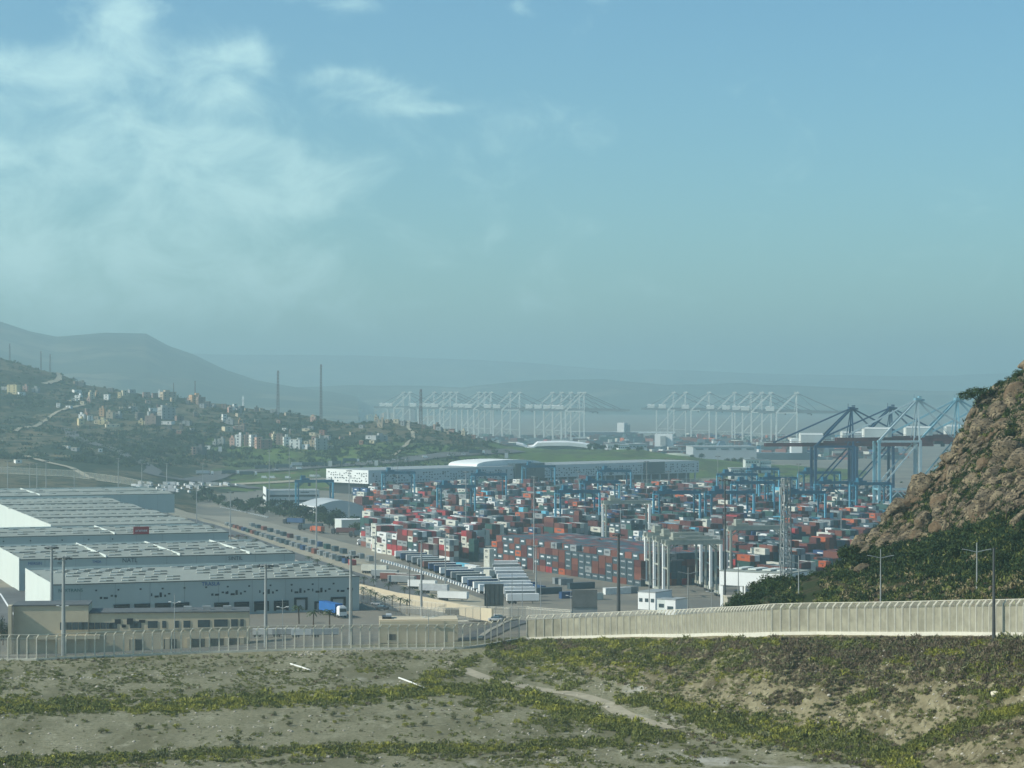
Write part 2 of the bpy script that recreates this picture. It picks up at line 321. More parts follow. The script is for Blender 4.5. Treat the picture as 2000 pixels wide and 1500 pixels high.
rows = np.concatenate([np.arange(-260, 300, 20), np.arange(300, 545, .95), np.arange(545, 1100, 9), np.arange(1100, 2040, 18), np.arange(2040, 3400, 9), np.geomspace(3400, 12000, 40)])
s_ = np.linspace(-1, 1, 621); s_ = np.sign(s_)*(0.72*np.abs(s_)+.28*np.abs(s_)**3)
YY, SS = np.meshgrid(rows, s_, indexing='ij'); XX = SS*np.maximum(YY*.47, 250)
ZZ = height(XX, YY); nr, ncn = XX.shape
PXg = CX+XX*F/np.maximum(YY, 250)
def zone(px, Y, Z):
    PXr = px; px = px+vnoise(px/37+3, Y/60)*120+vnoise(px/11, Y/17)*30; Yn = Y
    Y = Y+np.where(Y > 1500, vnoise(px/25+7, Y/80)*140, 0)
    z = np.zeros(px.shape, int)                                         # 0 field
    z[(Yn > 545)] = 1                                                     # 1 port
    z[(Y > 1600) & (Z > 2.0) & (Y < 4900)] = 2                           # 2 village hill
    z[(PXr > 1330) & (Yn > np.interp(PXr, FPX, FPD)+4) & (Yn < 800)] = 3; z[(PXr > 940) & (Yn < np.interp(PXr, FPX, FPD)+4) & (Yn > 300) & (Z+vnoise(px/9, Yn/6)*1.6 > 31.6)] = 5             # 3 rocky hill
    z[(px > 430) & (px < 2000) & (Y > 2000) & (Y < 2390-.12*(px-900)) & (Z > 1.0)] = 4
    z[(px >= 1000) & (px < 2000) & (Y > 2000) & (Y < 2700) & (Z > 1.0)] = 4
    return z
qi, qj = np.meshgrid(np.arange(nr-1), np.arange(ncn-1), indexing='ij')
ZO = zone((PXg[:-1,:-1]+PXg[1:,1:])/2, (YY[:-1,:-1]+YY[1:,1:])/2, (ZZ[:-1,:-1]+ZZ[1:,1:])/2)
allv = np.stack([XX, YY, ZZ], -1).reshape(-1, 3)
def np_mesh(name, v, f, mats, mi=None, smooth=False):
    me = bpy.data.meshes.new(name); k = f.shape[1]; v = np.ascontiguousarray(v, np.float32)
    me.vertices.add(len(v)); me.vertices.foreach_set('co', v.ravel())
    me.loops.add(f.size); me.loops.foreach_set('vertex_index', f.ravel().astype(np.int32))
    me.polygons.add(len(f)); me.polygons.foreach_set('loop_start', np.arange(0, f.size, k, dtype=np.int32)); me.polygons.foreach_set('loop_total', np.full(len(f), k, np.int32))
    for m in (mats if isinstance(mats, list) else [mats]): me.materials.append(m)
    if mi is not None: me.polygons.foreach_set('material_index', mi.astype(np.int32))
    me.polygons.foreach_set('use_smooth', np.full(len(f), smooth)); me.update(calc_edges=True); me.validate(); return me
for zi, nm, mt in ((0, 'ground', 'field'), (1, 'port_ground', 'port'), (2, 'village_hill', 'village'), (3, 'rocky_hill', 'rocky'), (4, 'grassy_slope', 'green'), (5, 'embankment', 'bank')):
    sel = ZO == zi; a, b = qi[sel], qj[sel]
    f = np.stack([a*ncn+b, a*ncn+b+1, (a+1)*ncn+b+1, (a+1)*ncn+b], -1); used, inv = np.unique(f, return_inverse=True)
    o = put(nm, np_mesh(nm, allv[used], inv.reshape(f.shape), M[mt], smooth=True)); tag(o, kind='structure')
sea = MB().add([(-14000,2500,-3),(14000,2500,-3),(14000,21000,-3),(-14000,21000,-3)], [(0,1,2,3)]).build('sea', M['sea']); tag(sea, kind='structure')

# far mountains: ridges with real depth
def ridge(name, pts, D, z0, seed, dd=2600):
    xs = np.linspace(pts[0][0], pts[-1][0], 260); ys = np.interp(xs, [p[0] for p in pts], [p[1] for p in pts])
    ts = np.concatenate([np.linspace(-1, 0, 26), np.linspace(.1, 1, 8)]); T, P = np.meshgrid(ts, xs, indexing='ij')
    crest = CH+(HY-np.interp(P, xs, ys))*D/F; X = (P-CX)*D/F*(1+.0*T); Y = D+T*dd
    Xr = (P-CX)*Y/F; sh = np.where(T < 0, 1-np.abs(T)**1.2, 1-np.abs(T)**1.5)
    nz = (vnoise(Xr/700+seed, Y/700)*.5+vnoise(Xr/260, Y/260+seed)*.25+vnoise(Xr/90+seed, Y/90)*.1)
    Z = z0+(crest-z0)*np.clip(sh*(1+nz*np.where(T < 0, np.abs(T)*1.6, 0)), 0, 1)+vnoise(Xr/120, Y/120)*5*(sh > .05)
    n, m = Z.shape; v = np.stack([Xr, Y, Z], -1).reshape(-1, 3); i, j = np.meshgrid(np.arange(n-1), np.arange(m-1), indexing='ij')
    f = np.stack([i*m+j, i*m+j+1, (i+1)*m+j+1, (i+1)*m+j], -1).reshape(-1, 4)
    tag(put(name, np_mesh(name, v, f, M['far_hill'], smooth=True)), kind='structure')
ridge('mountains', [(-900,560),(-300,590),(0,628),(60,648),(110,658),(150,654),(205,649),(285,651),(330,676),(380,693),(440,722),(500,742),(580,756),(650,765),(700,775)], 8200, -8, 1.3)
ridge('hills', [(500,760),(700,752),(900,756),(1050,742),(1180,740),(1300,752),(1450,748),(1520,752),(1700,760),(1900,765),(2300,770)], 9800, -8, 4.1, 1500)
ridge('far_hills', [(-900,650),(0,680),(420,692),(700,694),(1000,706),(1200,722),(1320,722),(1500,730),(1800,735),(2100,725),(2900,730)], 15500, -8, 7.7, 2500)

# ------------------------------------------------------------------ roads, tracks, kerbs draped on the ground
def drape(name, pts, width, m, lift=.25, lo=280, kind='structure', step=6.0, label=None, cat=None, mats=None):
    P = [p if isinstance(p, Vector) else hit1(p[0], p[1], lo) for p in pts]; path = []
    for a, b in zip(P, P[1:]):
        n = max(1, int((b-a).length/step)); path += [a.lerp(b, i/n) for i in range(n)]
    path.append(P[-1]); xy = np.array([[p.x, p.y] for p in path])
    for _ in range(3): xy[1:-1] = (xy[:-2]+xy[1:-1]*2+xy[2:])/4
    d = np.gradient(xy, axis=0); d /= np.linalg.norm(d, axis=1)[:, None]+1e-9; n = np.stack([-d[:, 1], d[:, 0]], 1); v = []; f = []
    for k in (-.5, 0, .5):
        q = xy+n*width*k; v.append(np.stack([q[:, 0], q[:, 1], height(q[:, 0], q[:, 1])+lift], 1))
    c = len(xy); v = np.concatenate(v)
    for r in (0, 1):
        for i in range(c-1): f.append((r*c+i+1, r*c+i, (r+1)*c+i, (r+1)*c+i+1))
    o = put(name, np_mesh(name, v, np.array(f), m, smooth=True)); tag(o, label, cat, kind=kind); return o
drape('road', [(0,1150),(14,1175),(34,1200),(60,1235)], 20, M['asphalt'], lo=560)
drape('road_markings', [(0,1163),(18,1190),(35,1215)], .6, M['white'], lift=.32, lo=560)
drape('road', [(125,838),(150,860),(195,872),(240,888),(275,905),(303,920),(292,928),(330,936),(380,941),(440,947),(500,957)], 14, M['asphalt'], lift=1.2, lo=1800)
drape('path', [(50,892),(90,905),(140,916),(182,937)], 6, M['dirt'], lift=1.0, lo=1800)
drape('path', [(85,752),(115,745),(138,735),(150,733)], 8, M['dirt'], lift=1.5, lo=1800)
drape('path', [(768,893),(790,875),(808,858),(806,845),(797,838),(812,826)], 4, M['dirt'], lift=1.0, lo=1800)
drape('path', [(30,845),(90,822),(140,797),(165,792)], 5, M['dirt'], lift=1.0, lo=1800)
drape('road', [(380,941),(440,926),(520,921),(590,916),(660,911),(730,906),(790,901),(850,894),(910,888),(975,884),(1010,882)], 22, M['asphalt'], lift=1.2, lo=1900)
drape('road', [(400,952),(470,947),(560,942),(640,937)], 16, M['dirt'], lift=.8, lo=1800)
drape('dirt_track', [(880,1292),(905,1308),(960,1330),(1040,1345),(1130,1358),(1180,1372),(1215,1395),(1270,1415),(1330,1424)], 3.4, M['dirt'], lift=.07, lo=280, step=2)
drape('road', [(1030,1212),(1000,1216),(965,1230),(935,1246),(915,1262)], 9, M['asphalt'], lift=.25, lo=545)
drape('pavement', [(1040,1208),(1010,1211),(978,1222),(955,1234),(935,1250)], 1.5, M['concrete'], lift=.45, lo=545)
drape('road', [(705,1165),(760,1182),(830,1198),(900,1208),(990,1213),(1080,1206),(1140,1200)], 14, M['asphalt'], lift=.3, lo=560)
drape('railway_bed', [(240,965),(330,995),(420,1030),(560,1070),(700,1110),(840,1155),(930,1185)], 26, M['dirt'], lift=.15, lo=600)
drape('road', [(380,1015),(460,1045),(560,1082),(700,1130),(800,1160),(930,1198)], 13, M['asphalt'], lift=.3, lo=600)
drape('pavement', [(300,990),(450,1012),(620,1060),(760,1098)], 30, mat('pale_paving', (.27,.245,.185), var=.15, vs=.05), lift=.1, lo=600)
bw = MB(); a, b = W(1150, 847, 4800), W(1300, 847, 4800)
bw.box(((a.x+b.x)/2, 4800, 0), (b.x-a.x+40, 14, 5)); tag(bw.build('breakwater', M['white']), 'long white breakwater wall across the water beyond the port', 'breakwater')

# ------------------------------------------------------------------ lettering
def text_mesh(s, size, depth=.04):
    cu = bpy.data.curves.new('t', 'FONT'); cu.body = s; cu.size = size; cu.extrude = depth; cu.align_x = 'CENTER'; cu.align_y = 'CENTER'; cu.resolution_u = 2
    o = bpy.data.objects.new('t', cu); C.objects.link(o); dg = bpy.context.evaluated_depsgraph_get(); me = bpy.data.meshes.new_from_object(o.evaluated_get(dg))
    bpy.data.objects.remove(o); bpy.data.curves.remove(cu); return me
def lettering(s, size, m, parent, loc, rx=R(90), rz=0.0, name='lettering'):
    me = text_mesh(s, size); me.materials.clear(); me.materials.append(m); o = bpy.data.objects.new(name, me); C.objects.link(o); o.parent = parent
    o.location = loc; o.rotation_euler = (rx, 0, rz); return o

# ------------------------------------------------------------------ warehouses (local frame: +x along the front, +y away from the viewer)
WA = math.atan2(.33, .944)
def warehouse(label, org, w, d, h, dividers, bays, lights, signs, doors, wins, z=18, litwall=True, ridge_rows=2, gaps=()):
    r = root('warehouse', (org[0], org[1], z), WA, label, 'warehouse', 'logistics warehouses')
    b = MB(); b.box((w/2, d/2, h/2), (w, d, h)); b.build('wall', [M['facade']], r)
    e = MB(); e.box((-.08, d/2, h/2+.4), (.16, d+.3, h+.8)); e.build('end_wall', M['cladw'], r)  # sun-side end painted whiter than the shaded front
    for k in range(int(w//12)+1): pass
    # roof: shallow pitches running along the front, with gutters
    rf = MB(); seg = d/ridge_rows
    for i in range(ridge_rows):
        y0, y1 = .3+i*seg, (i+1)*seg-.3; ym = (y0+y1)/2; zr = h+.05
        rf.add([(.3,y0,zr),(w-.3,y0,zr),(w-.3,ym,zr+.9),(.3,ym,zr+.9),(.3,y1,zr),(w-.3,y1,zr)], [(0,1,2,3),(3,2,5,4)])
    roof = rf.build('roof', M['roof'], r)
    g = MB()
    for i in range(1, ridge_rows): g.box((w/2, i*seg, h+.25), (w-.8, .9, .3))
    g.box((w/2, -.05, h+.12), (w+.1, .35, .28)); g.build('gutter', M['gutter'], r)
    pm = MB().box((0, 0, .5), (.3, d, 1.0)).mesh('parapet', M['cladw'])
    for x in dividers: put('parapet', pm, r, (x, d/2, h))
    pm2 = MB().box((0, 0, .4), (w, .3, .8)).mesh('parapet', M['cladw']); put('parapet', pm2, r, (w/2, d-.1, h))
    sm = MB().box((-1.1, 0, -.05), (2.2, .9, .3)).box((1.2, -.1, -.08), (2.1, .7, .24), 0, 1).mesh('skylight', [M['skylight'], M['gutter']]); n = 0  # dark box beside each rooflight paints its shadow strip
    cols, per = lights
    for c in range(cols):
        if c in gaps: continue
        for k in range(per):
            if n >= 99: break
            f_ = (k+.5)/per; y = 2+f_*(d-5); x = w*(c+.45)/cols + 2.2*((k % 2)*2-1)*.5-4*f_+2
            i = y % seg; zr = h+.05+.9*(1-abs(i-seg/2)/(seg/2)); put('skylight', sm, roof, (x, y, zr+.3)); n += 1
    dm = None
    for x, dw, dh, kind in doors:
        fm = MB(); fm.box((-dw/2-.35, 0, dh/2), (.7, .5, dh+.6)); fm.box((dw/2+.35, 0, dh/2), (.7, .5, dh+.6)); fm.box((0, 0, dh+.0), (dw, .5, .6))
        dd = put('dock_door', fm.mesh('dock_door', M['dark']), r, (x, -.26, 1.1)); MB().box((0, .18, dh/2-.2), (dw, .1, dh-.4)).build('door_panel', M['clad'] if kind else M['dark'], dd)
    for x, zc, ww, wh in wins: MB().box((0, 0, 0), (ww, .12, wh)).build('window', M['dark'], r, (x, -.05, zc))
    if signs:
        for s, x, zc, sz, mm in signs: lettering(s, sz, mm, r, (x, -.12, zc))
    jm = MB().box((0, -.03, h/2), (.12, .07, h-.2)).mesh('joint', M['galv'])
    for x in range(9, int(w)-3, 11): put('joint', jm, r, (x, 0, 0))
    return r
ink = mat('sign_ink', (.06,.07,.09)); inkb = mat('sign_blue', (.03,.09,.30)); inkw = mat('sign_white', (.8,.8,.8)); inkt = mat('sign_teal', (.05,.16,.15))
wx = []; rnd = random.Random(3)
for base in (28, 47, 70, 84, 96, 104, 118, 128): pass
for x0, pat in ((15.5, 0), (31.5, 1), (51, 2), (56, 3), (66.5, 1), (77, 3), (84, 1), (92.5, 0)):
    for dx, zz, ww, hh in ((0,0,.9,.9),(1.5,-.1,1.6,.8),(3.4,.7,.9,.7),(4.6,.5,.8,1.0)) if pat % 2 == 0 else ((0,.6,.5,1.1),(1.6,-.1,1.6,.8),(2.9,.5,.9,1.9),(4.3,.1,.7,.9),(5.6,.8,.9,.6)):
        wx.append((x0+dx, 6.6+zz*.85, ww*.82, hh*.78))
for x in range(14, 98, 7): wx.append((x, 9.0, .6, .5))
P1 = W(100, 1143, 712)
w1 = warehouse('nearest grey warehouse with white rooflight strips, dock doors and small scattered windows', (P1.x, P1.y), 99.7, 62, 11.0, [], 0, (14, 7),
  [('NEXTRANS', 6, 9.2, 1.5, inkt), ('TRASLA', 50.5, 10.0, 1.7, inkb)],
  [(x, 3.6, 3.0, 0) for x in (22,28.5,35,41)]+[(x, 3.4, 2.6, 0) for x in (54,60.5,67,73.5)]+[(80, 3.0, 3.4, 1), (92.5, 3.6, 3.2, 1), (86, 1.5, 2, 1)], wx, gaps=(0, 6), ridge_rows=1)
for x, sx in ((80.5, 0),): pass
P2 = W(38, 1095, 815)
w2 = warehouse('second grey warehouse with slanted white roof parapets and company signs on its fascia', (P2.x, P2.y), 101, 73, 11.2, [31, 58, 84], 0, (13, 7),
  [('MERSIN', 5.5, 9.8, 1.5, inkb), ('PORT', 15, 9.7, 1.2, ink), ('TMSA', 27.5, 9.9, 1.3, inkb), ('NATL', 39.5, 10.1, 2.2, ink), ('SINTIL', 78.5, 9.9, 1.9, ink)], [(3.4, 1.6, 5, 1)], [], ridge_rows=2)
P3 = W(-90, 1054, 935)
w3 = warehouse('third grey warehouse with a red sign board standing on its roof edge', (P3.x, P3.y), 114.5, 55, 11.2, [66], 0, (10, 5), [('AIRCARGO', 118, 9.7, 1.5, mat('sign_maroon', (.25,.04,.05)))], [], [(x, 9.5, .6, .5) for x in (20,31,44,55,65)], ridge_rows=2)
sg = MB(); sg.box((77, -.4, 12.9), (6.6, .3, 3.2)); so = sg.build('sign_board', M['red'], w3); lettering('aramex', 1.7, inkw, so, (77, -.62, 12.9))
sp_ = MB(); sp_.box((74.5, -.3, 11.2), (.2, .2, 1)); sp_.box((79.5, -.3, 11.2), (.2, .2, 1)); sp_.build('bracket', M['galv'], w3)
P4 = W(100, 1031, 1010)
w4 = warehouse('broad fourth warehouse with a bright sunlit end wall and rows of pale rooflights', (P4.x, P4.y), 65.5, 265, 11.6, [], 0, (12, 8), None, [], [], ridge_rows=4)
P5 = W(-60, 972, 1300)
w5 = warehouse('farthest low grey warehouse roof at the back of the logistics zone', (P5.x, P5.y), 118, 90, 11.0, [40], 0, (6, 4), None, [], [], ridge_rows=2)

# ------------------------------------------------------------------ beige office building behind the fence
bo = W(26, 1187, 602); r = root('office_building', (bo.x, bo.y, 20.3), R(6), 'long beige two storey office block behind the mesh fence', 'office building')
b = MB(); b.box((9.8, 6, 6.3), (19.6, 12, 12.6)); b.build('tower_block', M['beige'], r)
b = MB(); b.box((40.8, 6.4, 5.2), (42.3, 11.5, 10.4)); b.build('wing', M['beige'], r)
b = MB(); b.box((9.8, 5.8, 12.75), (19.9, 12.2, .3)); b.box((40.8, 6.2, 10.55), (42.3, 11.8, .3)); b.build('parapet', M['gutter'], r)
b = MB(); b.box((13.2, -1.0, 4.4), (19, 2.0, 1.0)); b.build('canopy', M['beige'], r)
b = MB(); b.box((-.6, -1.4, 6.5), (.9, 3.0, 13)); b.build('side_fin', M['beige'], r)
b = MB(); b.box((12.2, -1.2, 2), (.9, 2.6, 4)); b.build('entrance_wall', M['beige'], r)
for x, ww, zc, hh in [(12.9+1.6*i, 1.45, 7.2, 2.0) for i in range(5)]+[(21+1.5*i, 1.35, 7.1, 1.7) for i in range(5)]+[(32.5,3,7.3,1.9),(37,2.6,7.3,1.9),(40,1,7.3,1.9),(43.3,1.2,7.3,1.9),(46,1.8,7.3,1.9),(50.5,3.2,7.4,2),(55,3.6,7.5,2),(58.6,1.8,7.5,2),(60.6,.9,7.5,2)]:
    o = MB().box((0, 0, 0), (ww, .12, hh)).build('window', M['glass'], r, (x if x < 19 else x-.6, (-.06 if x < 19.5 else .6), zc)); MB().box((0, -.08, -hh/2-.08), (ww+.2, .14, .12)).build('sill', M['beige'], o)
for i in range(6): MB().box((0, 0, 0), (1.1+.5*(i % 2), .12, 1.6-.4*(i % 3))).build('window', M['dark'], r, (26+1.6*i-.4, .6, 8.2 if i % 2 else 7.0))
for x in (32, 41, 48.5, 53.5, 58): MB().box((0, 0, 1.6), (3.4, .15, 3.2)).build('garage_door', M['dark'], r, (x, .58, .2))
b = MB()
for x in (31.2, 40.3, 46, 51, 56, 60): b.box((x, .2, 1.8), (1.2, 1.2, 3.7))
b.build('buttress', M['beige'], r)
for x in (45.5, 50.5, 56): 
    MB().box((0, 0, .5), (2.2, 1.6, 1.0)).build('air_conditioner', M['galv'], r, (x, 5, 10.7))
# beige bunker by the bend, low service buildings
b0 = W(742, 1205, 545); r = root('service_building', (b0.x, b0.y, 29.5), R(4), 'low flat beige service building with dark openings in its roof, behind the curving fence', 'service building')
b = MB(); b.box((9.3, 5, 2.6), (18.8, 10, 5.2)); b.build('wall', M['beige'], r); b = MB(); b.box((9.3, 5.5, 5.35), (18.9, 9, .2)); b.build('roof', M['beige'], r)
b = MB(); b.box((1.7, 5.2, 5.7), (2.2, 5, .5)); b.build('roof_opening', M['dark'], r); b = MB(); b.box((2.2, 5.4, 6.1), (1.3, 3, .6)); b.build('vent_box', M['clad'], r)
b = MB(); b.box((2.8, -.05, 1.4), (2.0, .1, 1.4)); b.build('window', M['dark'], r)

def block(name, label, cat, px, ytop, ybase, D, w, d, rz, m, roofm=None, wins=0, z=None, litm=None, zb=None):
    """flat-roofed building: px/ytop give its near left corner at depth D"""
    p = W(px, ytop, D); zb = hz(p.x, p.y)-.3 if zb is None else zb; h = p.z-zb
    r = root(name, (p.x, p.y, zb), rz, label, cat)
    MB().box((w/2, d/2, h/2), (w, d, h)).build('wall', m, r); MB().box((w/2, d/2, h+.15), (w+.3, d+.3, .3)).build('roof', roofm or M['roof'], r)
    for i in range(wins): MB().box((0, 0, 0), (w/wins*.55, .14, min(1.4, h*.3))).build('window', M['glass'], r, (w*(i+.5)/wins, -.06, h*.55))
    return r, h
r, h = block('site_office', 'small white cabin with a pale roof in front of the parked grey gantry cranes', 'cabin', 1246, 1156, 1175, 905, 8, 13, R(-34), M['white'], M['galv'], 3, zb=3)
r, h = block('site_office', 'narrow white and grey cabin nearest the long fence beside the dark bushes', 'cabin', 1299, 1171, 1190, 860, 4.5, 9, R(-34), M['white'], M['galv'], 1, zb=4)
r, h = block('site_office', 'tiny cream hut between the two cabins below the gantry cranes', 'hut', 1283, 1170, 1183, 880, 4, 5, R(-34), M['cladw'], M['galv'], 1, zb=4)
# white two storey terminal half hidden by the bushes
p = W(1405, 1115, 850); r = root('terminal_building', (p.x, p.y, 2), R(-33), 'raised white terminal building on columns half hidden by the dark bushes', 'building')
hh = p.z-2; MB().box((14, 10, hh-2.6), (28, 20, 5.2)).build('wall', M['white'], r); MB().box((14, 10, hh+.1), (28.2, 20.2, .3)).build('roof', M['roof'], r)
cm = MB().box((0, 0, (hh-5.2)/2), (1.1, 1.1, hh-5.2)).mesh('column', M['white'])
for x in (.8, 9, 18, 27): put('column', cm, r, (x, .8, 0)); put('column', cm, r, (x, 19, 0))
for i in range(4): MB().box((0, 0, .5), (3.4, 10, .5)).build('roof_panel', M['cladw'], r, (5+6*i, 10, hh+.2))
block('pump_hut', 'small grey flat roofed box hut against the dark bushes behind the fence', 'hut', 1421, 1168, 1192, 510, 3.6, 4, R(8), M['concrete'], M['concrete'])

# arched white hall, striped office, cream shed
p = G(617, 1017, 0); HAu = R(-27)
r = root('arched_hall', (p.x, p.y, 0), R(20), 'white gabled hall with a curved grey roof and a row of tall dark window slots', 'hall')
Lx, Ly, hh = 34, 44, 9.5
def arch(y, n=12): return [(Lx*i/n, y, hh+4.2*math.sin(math.pi*i/n)) for i in range(n+1)]
b = MB(); A0, A1 = arch(0), arch(Ly); n = len(A0); b.add(A0+A1, [(i, i+1, n+i+1, n+i) for i in range(n-1)]); b.build('roof', M['clad'], r)
b = MB(); b.add([(0,.1,0),(Lx,.1,0)]+[(x,.1,z) for x, y, z in reversed(A0)], [tuple(range(n+2))]); b.add([(0,Ly-.1,0),(Lx,Ly-.1,0)]+[(x,Ly-.1,z) for x, y, z in reversed(A1)], [tuple(range(n+2))])
b.box((Lx-.1, Ly/2, hh/2), (.2, Ly, hh)); b.build('wall', M['clad'], r); b = MB(); b.box((0, Ly/2, hh/2), (.3, Ly, hh)); side = b.build('side_wall', M['white'], r)
for i in range(8): MB().box((-.2, 3+i*5, 3.6), (.12, 1.5, 4.6)).build('window', M['dark'], side)
MB().box((-.25, Ly/2, hh-1.2), (.14, Ly-3, 1.2)).build('window_band', M['dark'], side)
r, h = block('office_building', 'white fronted office block with dark window bands beside the arched hall', 'office building', 523, 959, 992, 1760, 40, 30, R(10), M['clad'], M['galv'], zb=0)
b = MB(); b.box((-1.3, 14, h/2+1), (.6, 34, h+3)); fw = b.build('white_wall', M['white'], r)
for z in (.35, .68): MB().box((20, -.1, h*z), (38, .16, 1.6)).build('window_band', M['dark'], r); MB().box((-1.7, 14, h*z), (.16, 28, 1.6)).build('window_band', M['dark'], r)
block('shed', 'cream boxy shed between the arched hall and the white container stacks', 'shed', 667, 1016, 1032, 1440, 18, 14, R(22), M['cladw'], M['white'], zb=0)
# long perforated building
a, b_ = Vector((XD(720,1955), 1955, 0)), Vector((XD(1365,2224), 2224, 0)); LA = math.atan2((b_-a).y, (b_-a).x); LL = (b_-a).length
r = root('long_terminal', (a.x, a.y, 0), LA, 'very long raised building wrapped in a screen punched with small holes', 'terminal building')

MB().box((LL/2, 30, 21.1), (LL-2, 58, .3)).build('roof', M['galv'], r); MB().box((LL/2, 34, 4.8), (LL-6, 48, 9.6)).build('undercroft', M['dark'], r)  # undercroft is a solid dark block painting the shade of an open storey
MB().box((184, 3, 16.5), (36, 10, 14)).build('glazed_hall', M['glass'], r); MB().box((LL-62, 3, 15.6), (28, 8, 11)).build('glazed_hall', M['glass'], r)
ov = MB(); nn = 14
pr = [(172-40*math.cos(math.pi*i/nn), 30, 21+5.5*math.sin(math.pi*i/nn)**.6) for i in range(nn+1)]
ov.add([(x, 12, z) for x, y, z in pr]+[(x, 52, z) for x, y, z in pr], [(i, i+1, nn+2+i, nn+1+i) for i in range(nn)]+[tuple(range(nn, -1, -1))]); ov.build('curved_roof', M['white'], r)
b = MB(); b.box((LL/2, 30, 15.3), (LL, 60, 11.4)); rr = random.Random(5)
for k in range(int(LL/3.1)):
    for q in range(4):
        if rr.random() < .62: b.box((2+k*3.1+rr.uniform(-.5,.5), -.12, 11.6+q*2.15+rr.uniform(-.4,.4)), (rr.uniform(.9,1.9), .2, rr.uniform(.6,1.3)), 0, 1)
b.build('screen_wall', [mat('screen_shaded', (.52,.56,.56), var=.05), M['dark']], r)  # front screen greyed to paint its shade; the sunlit end stays white
b = MB(); b.box((-.2, 30, 15.3), (.5, 60.2, 11.6))
for k in range(18):
    for q in range(4):
        if rr.random() < .7: b.box((-.55, 3+k*3.1+rr.uniform(-.5,.5), 11.6+q*2.15+rr.uniform(-.4,.4)), (.2, rr.uniform(.9,1.9), rr.uniform(.6,1.3)), 0, 1)
b.build('end_screen', [M['white'], M['dark']], r)
cm = MB().box((0, 0, 4.7), (1.2, 1.2, 9.4)).mesh('column', M['clad'])
for k in range(34): put('column', cm, r, (4+k*(LL-8)/33, 1.5, 0))

# far buildings beyond the grassy slope
def far(label, cat, px0, px1, ytop, ybase, D, m, d=30, name='far_building', zb=None):
    a, b_ = W(px0, ytop, D), W(px1, ytop, D); zb = min(hz(a.x, a.y), hz(b_.x, b_.y))-1 if zb is None else zb
    r = root(name, ((a.x+b_.x)/2, D+d/2, zb), R(4), label, cat); h = a.z-zb; w = b_.x-a.x
    MB().box((0, 0, h/2), (w, d, h)).build('wall', m, r); MB().box((0, 0, h+.3), (w+1, d+1, .6)).build('roof', M['galv'], r)
    for i in range(5): MB().box((w*(i/5-.4), -d/2-.1, h-2.5), (w*.12, .3, 1.6)).build('window', M['glass'], r)
    return r
far('pale angular building right of the white swooping roof', 'building', 1185, 1210, 869, 885, 2720, M['clad'])
far('white gabled far building among round trees beyond the green slope', 'building', 1206, 1226, 870, 882, 2700, M['white'])
far('grey box building left of the domed roof', 'building', 1226, 1262, 868, 884, 2740, M['clad'])
far('long low grey terminal hall right of the domed roof', 'building', 1350, 1475, 873, 894, 2800, M['clad'], 60)
far('cream cube building with a palm before it under the green bank', 'building', 1426, 1446, 915, 930, 2200, M['cladw'], 16)
far('grey flat building beside the cream cube building', 'building', 1447, 1478, 915, 930, 2205, M['clad'], 16)
far('cream house with a flat white roof below the grey terminal hall', 'building', 1455, 1482, 898, 912, 2330, M['cladw'], 16)
far('white block right of the flat white roofed house', 'building', 1485, 1505, 900, 912, 2340, M['white'], 14)
dm = MB(); p = W(1318, 880, 2650); vs = []; nu, nv = 20, 6
for j in range(nv+1):
    for i in range(nu): t_, q_ = 2*math.pi*i/nu, j/nv*math.pi/2; vs.append((25*math.cos(t_)*math.cos(q_), 18*math.sin(t_)*math.cos(q_), 10*math.sin(q_)))
dm.add(vs, [(j*nu+i, j*nu+(i+1) % nu, (j+1)*nu+(i+1) % nu, (j+1)*nu+i) for j in range(nv) for i in range(nu)])
tag(dm.build('domed_hall', mat('dome_green', (.42,.45,.34)), None, (p.x, p.y, hz(p.x, p.y)), smooth=True), 'low pale green domed hall beyond the grassy slope', 'hall')
# white swooping roof
sw = MB(); pts = [(1008,866),(1022,869),(1030,874),(1042,872),(1050,865),(1075,864),(1110,864),(1140,867),(1160,871)]
top = [W(x, y, 2700) for x, y in pts]; n = len(top)
sw.add([tuple(p) for p in top]+[tuple(p+Vector((0,45,1))) for p in top]+[tuple(p-Vector((0,0,1.6+2.5*(i > 3)))) for i, p in enumerate(top)]+[tuple(p+Vector((0,45,-1))) for p in top], [(i, i+1, n+i+1, n+i) for i in range(n-1)]+[(2*n+i, 2*n+i+1, i+1, i) for i in range(n-1)])
r = root('station_roof', (0, 0, 0), 0, 'white wing shaped roof of a station rising behind the grassy slope', 'station'); sw.build('roof', M['white'], r)
q0, q1 = W(1030, 870, 2705), W(1155, 870, 2705); MB().box(((q0.x+q1.x)/2, 2725, 12), (q1.x-q0.x, 30, 22)).build('wall', M['galv'], r)
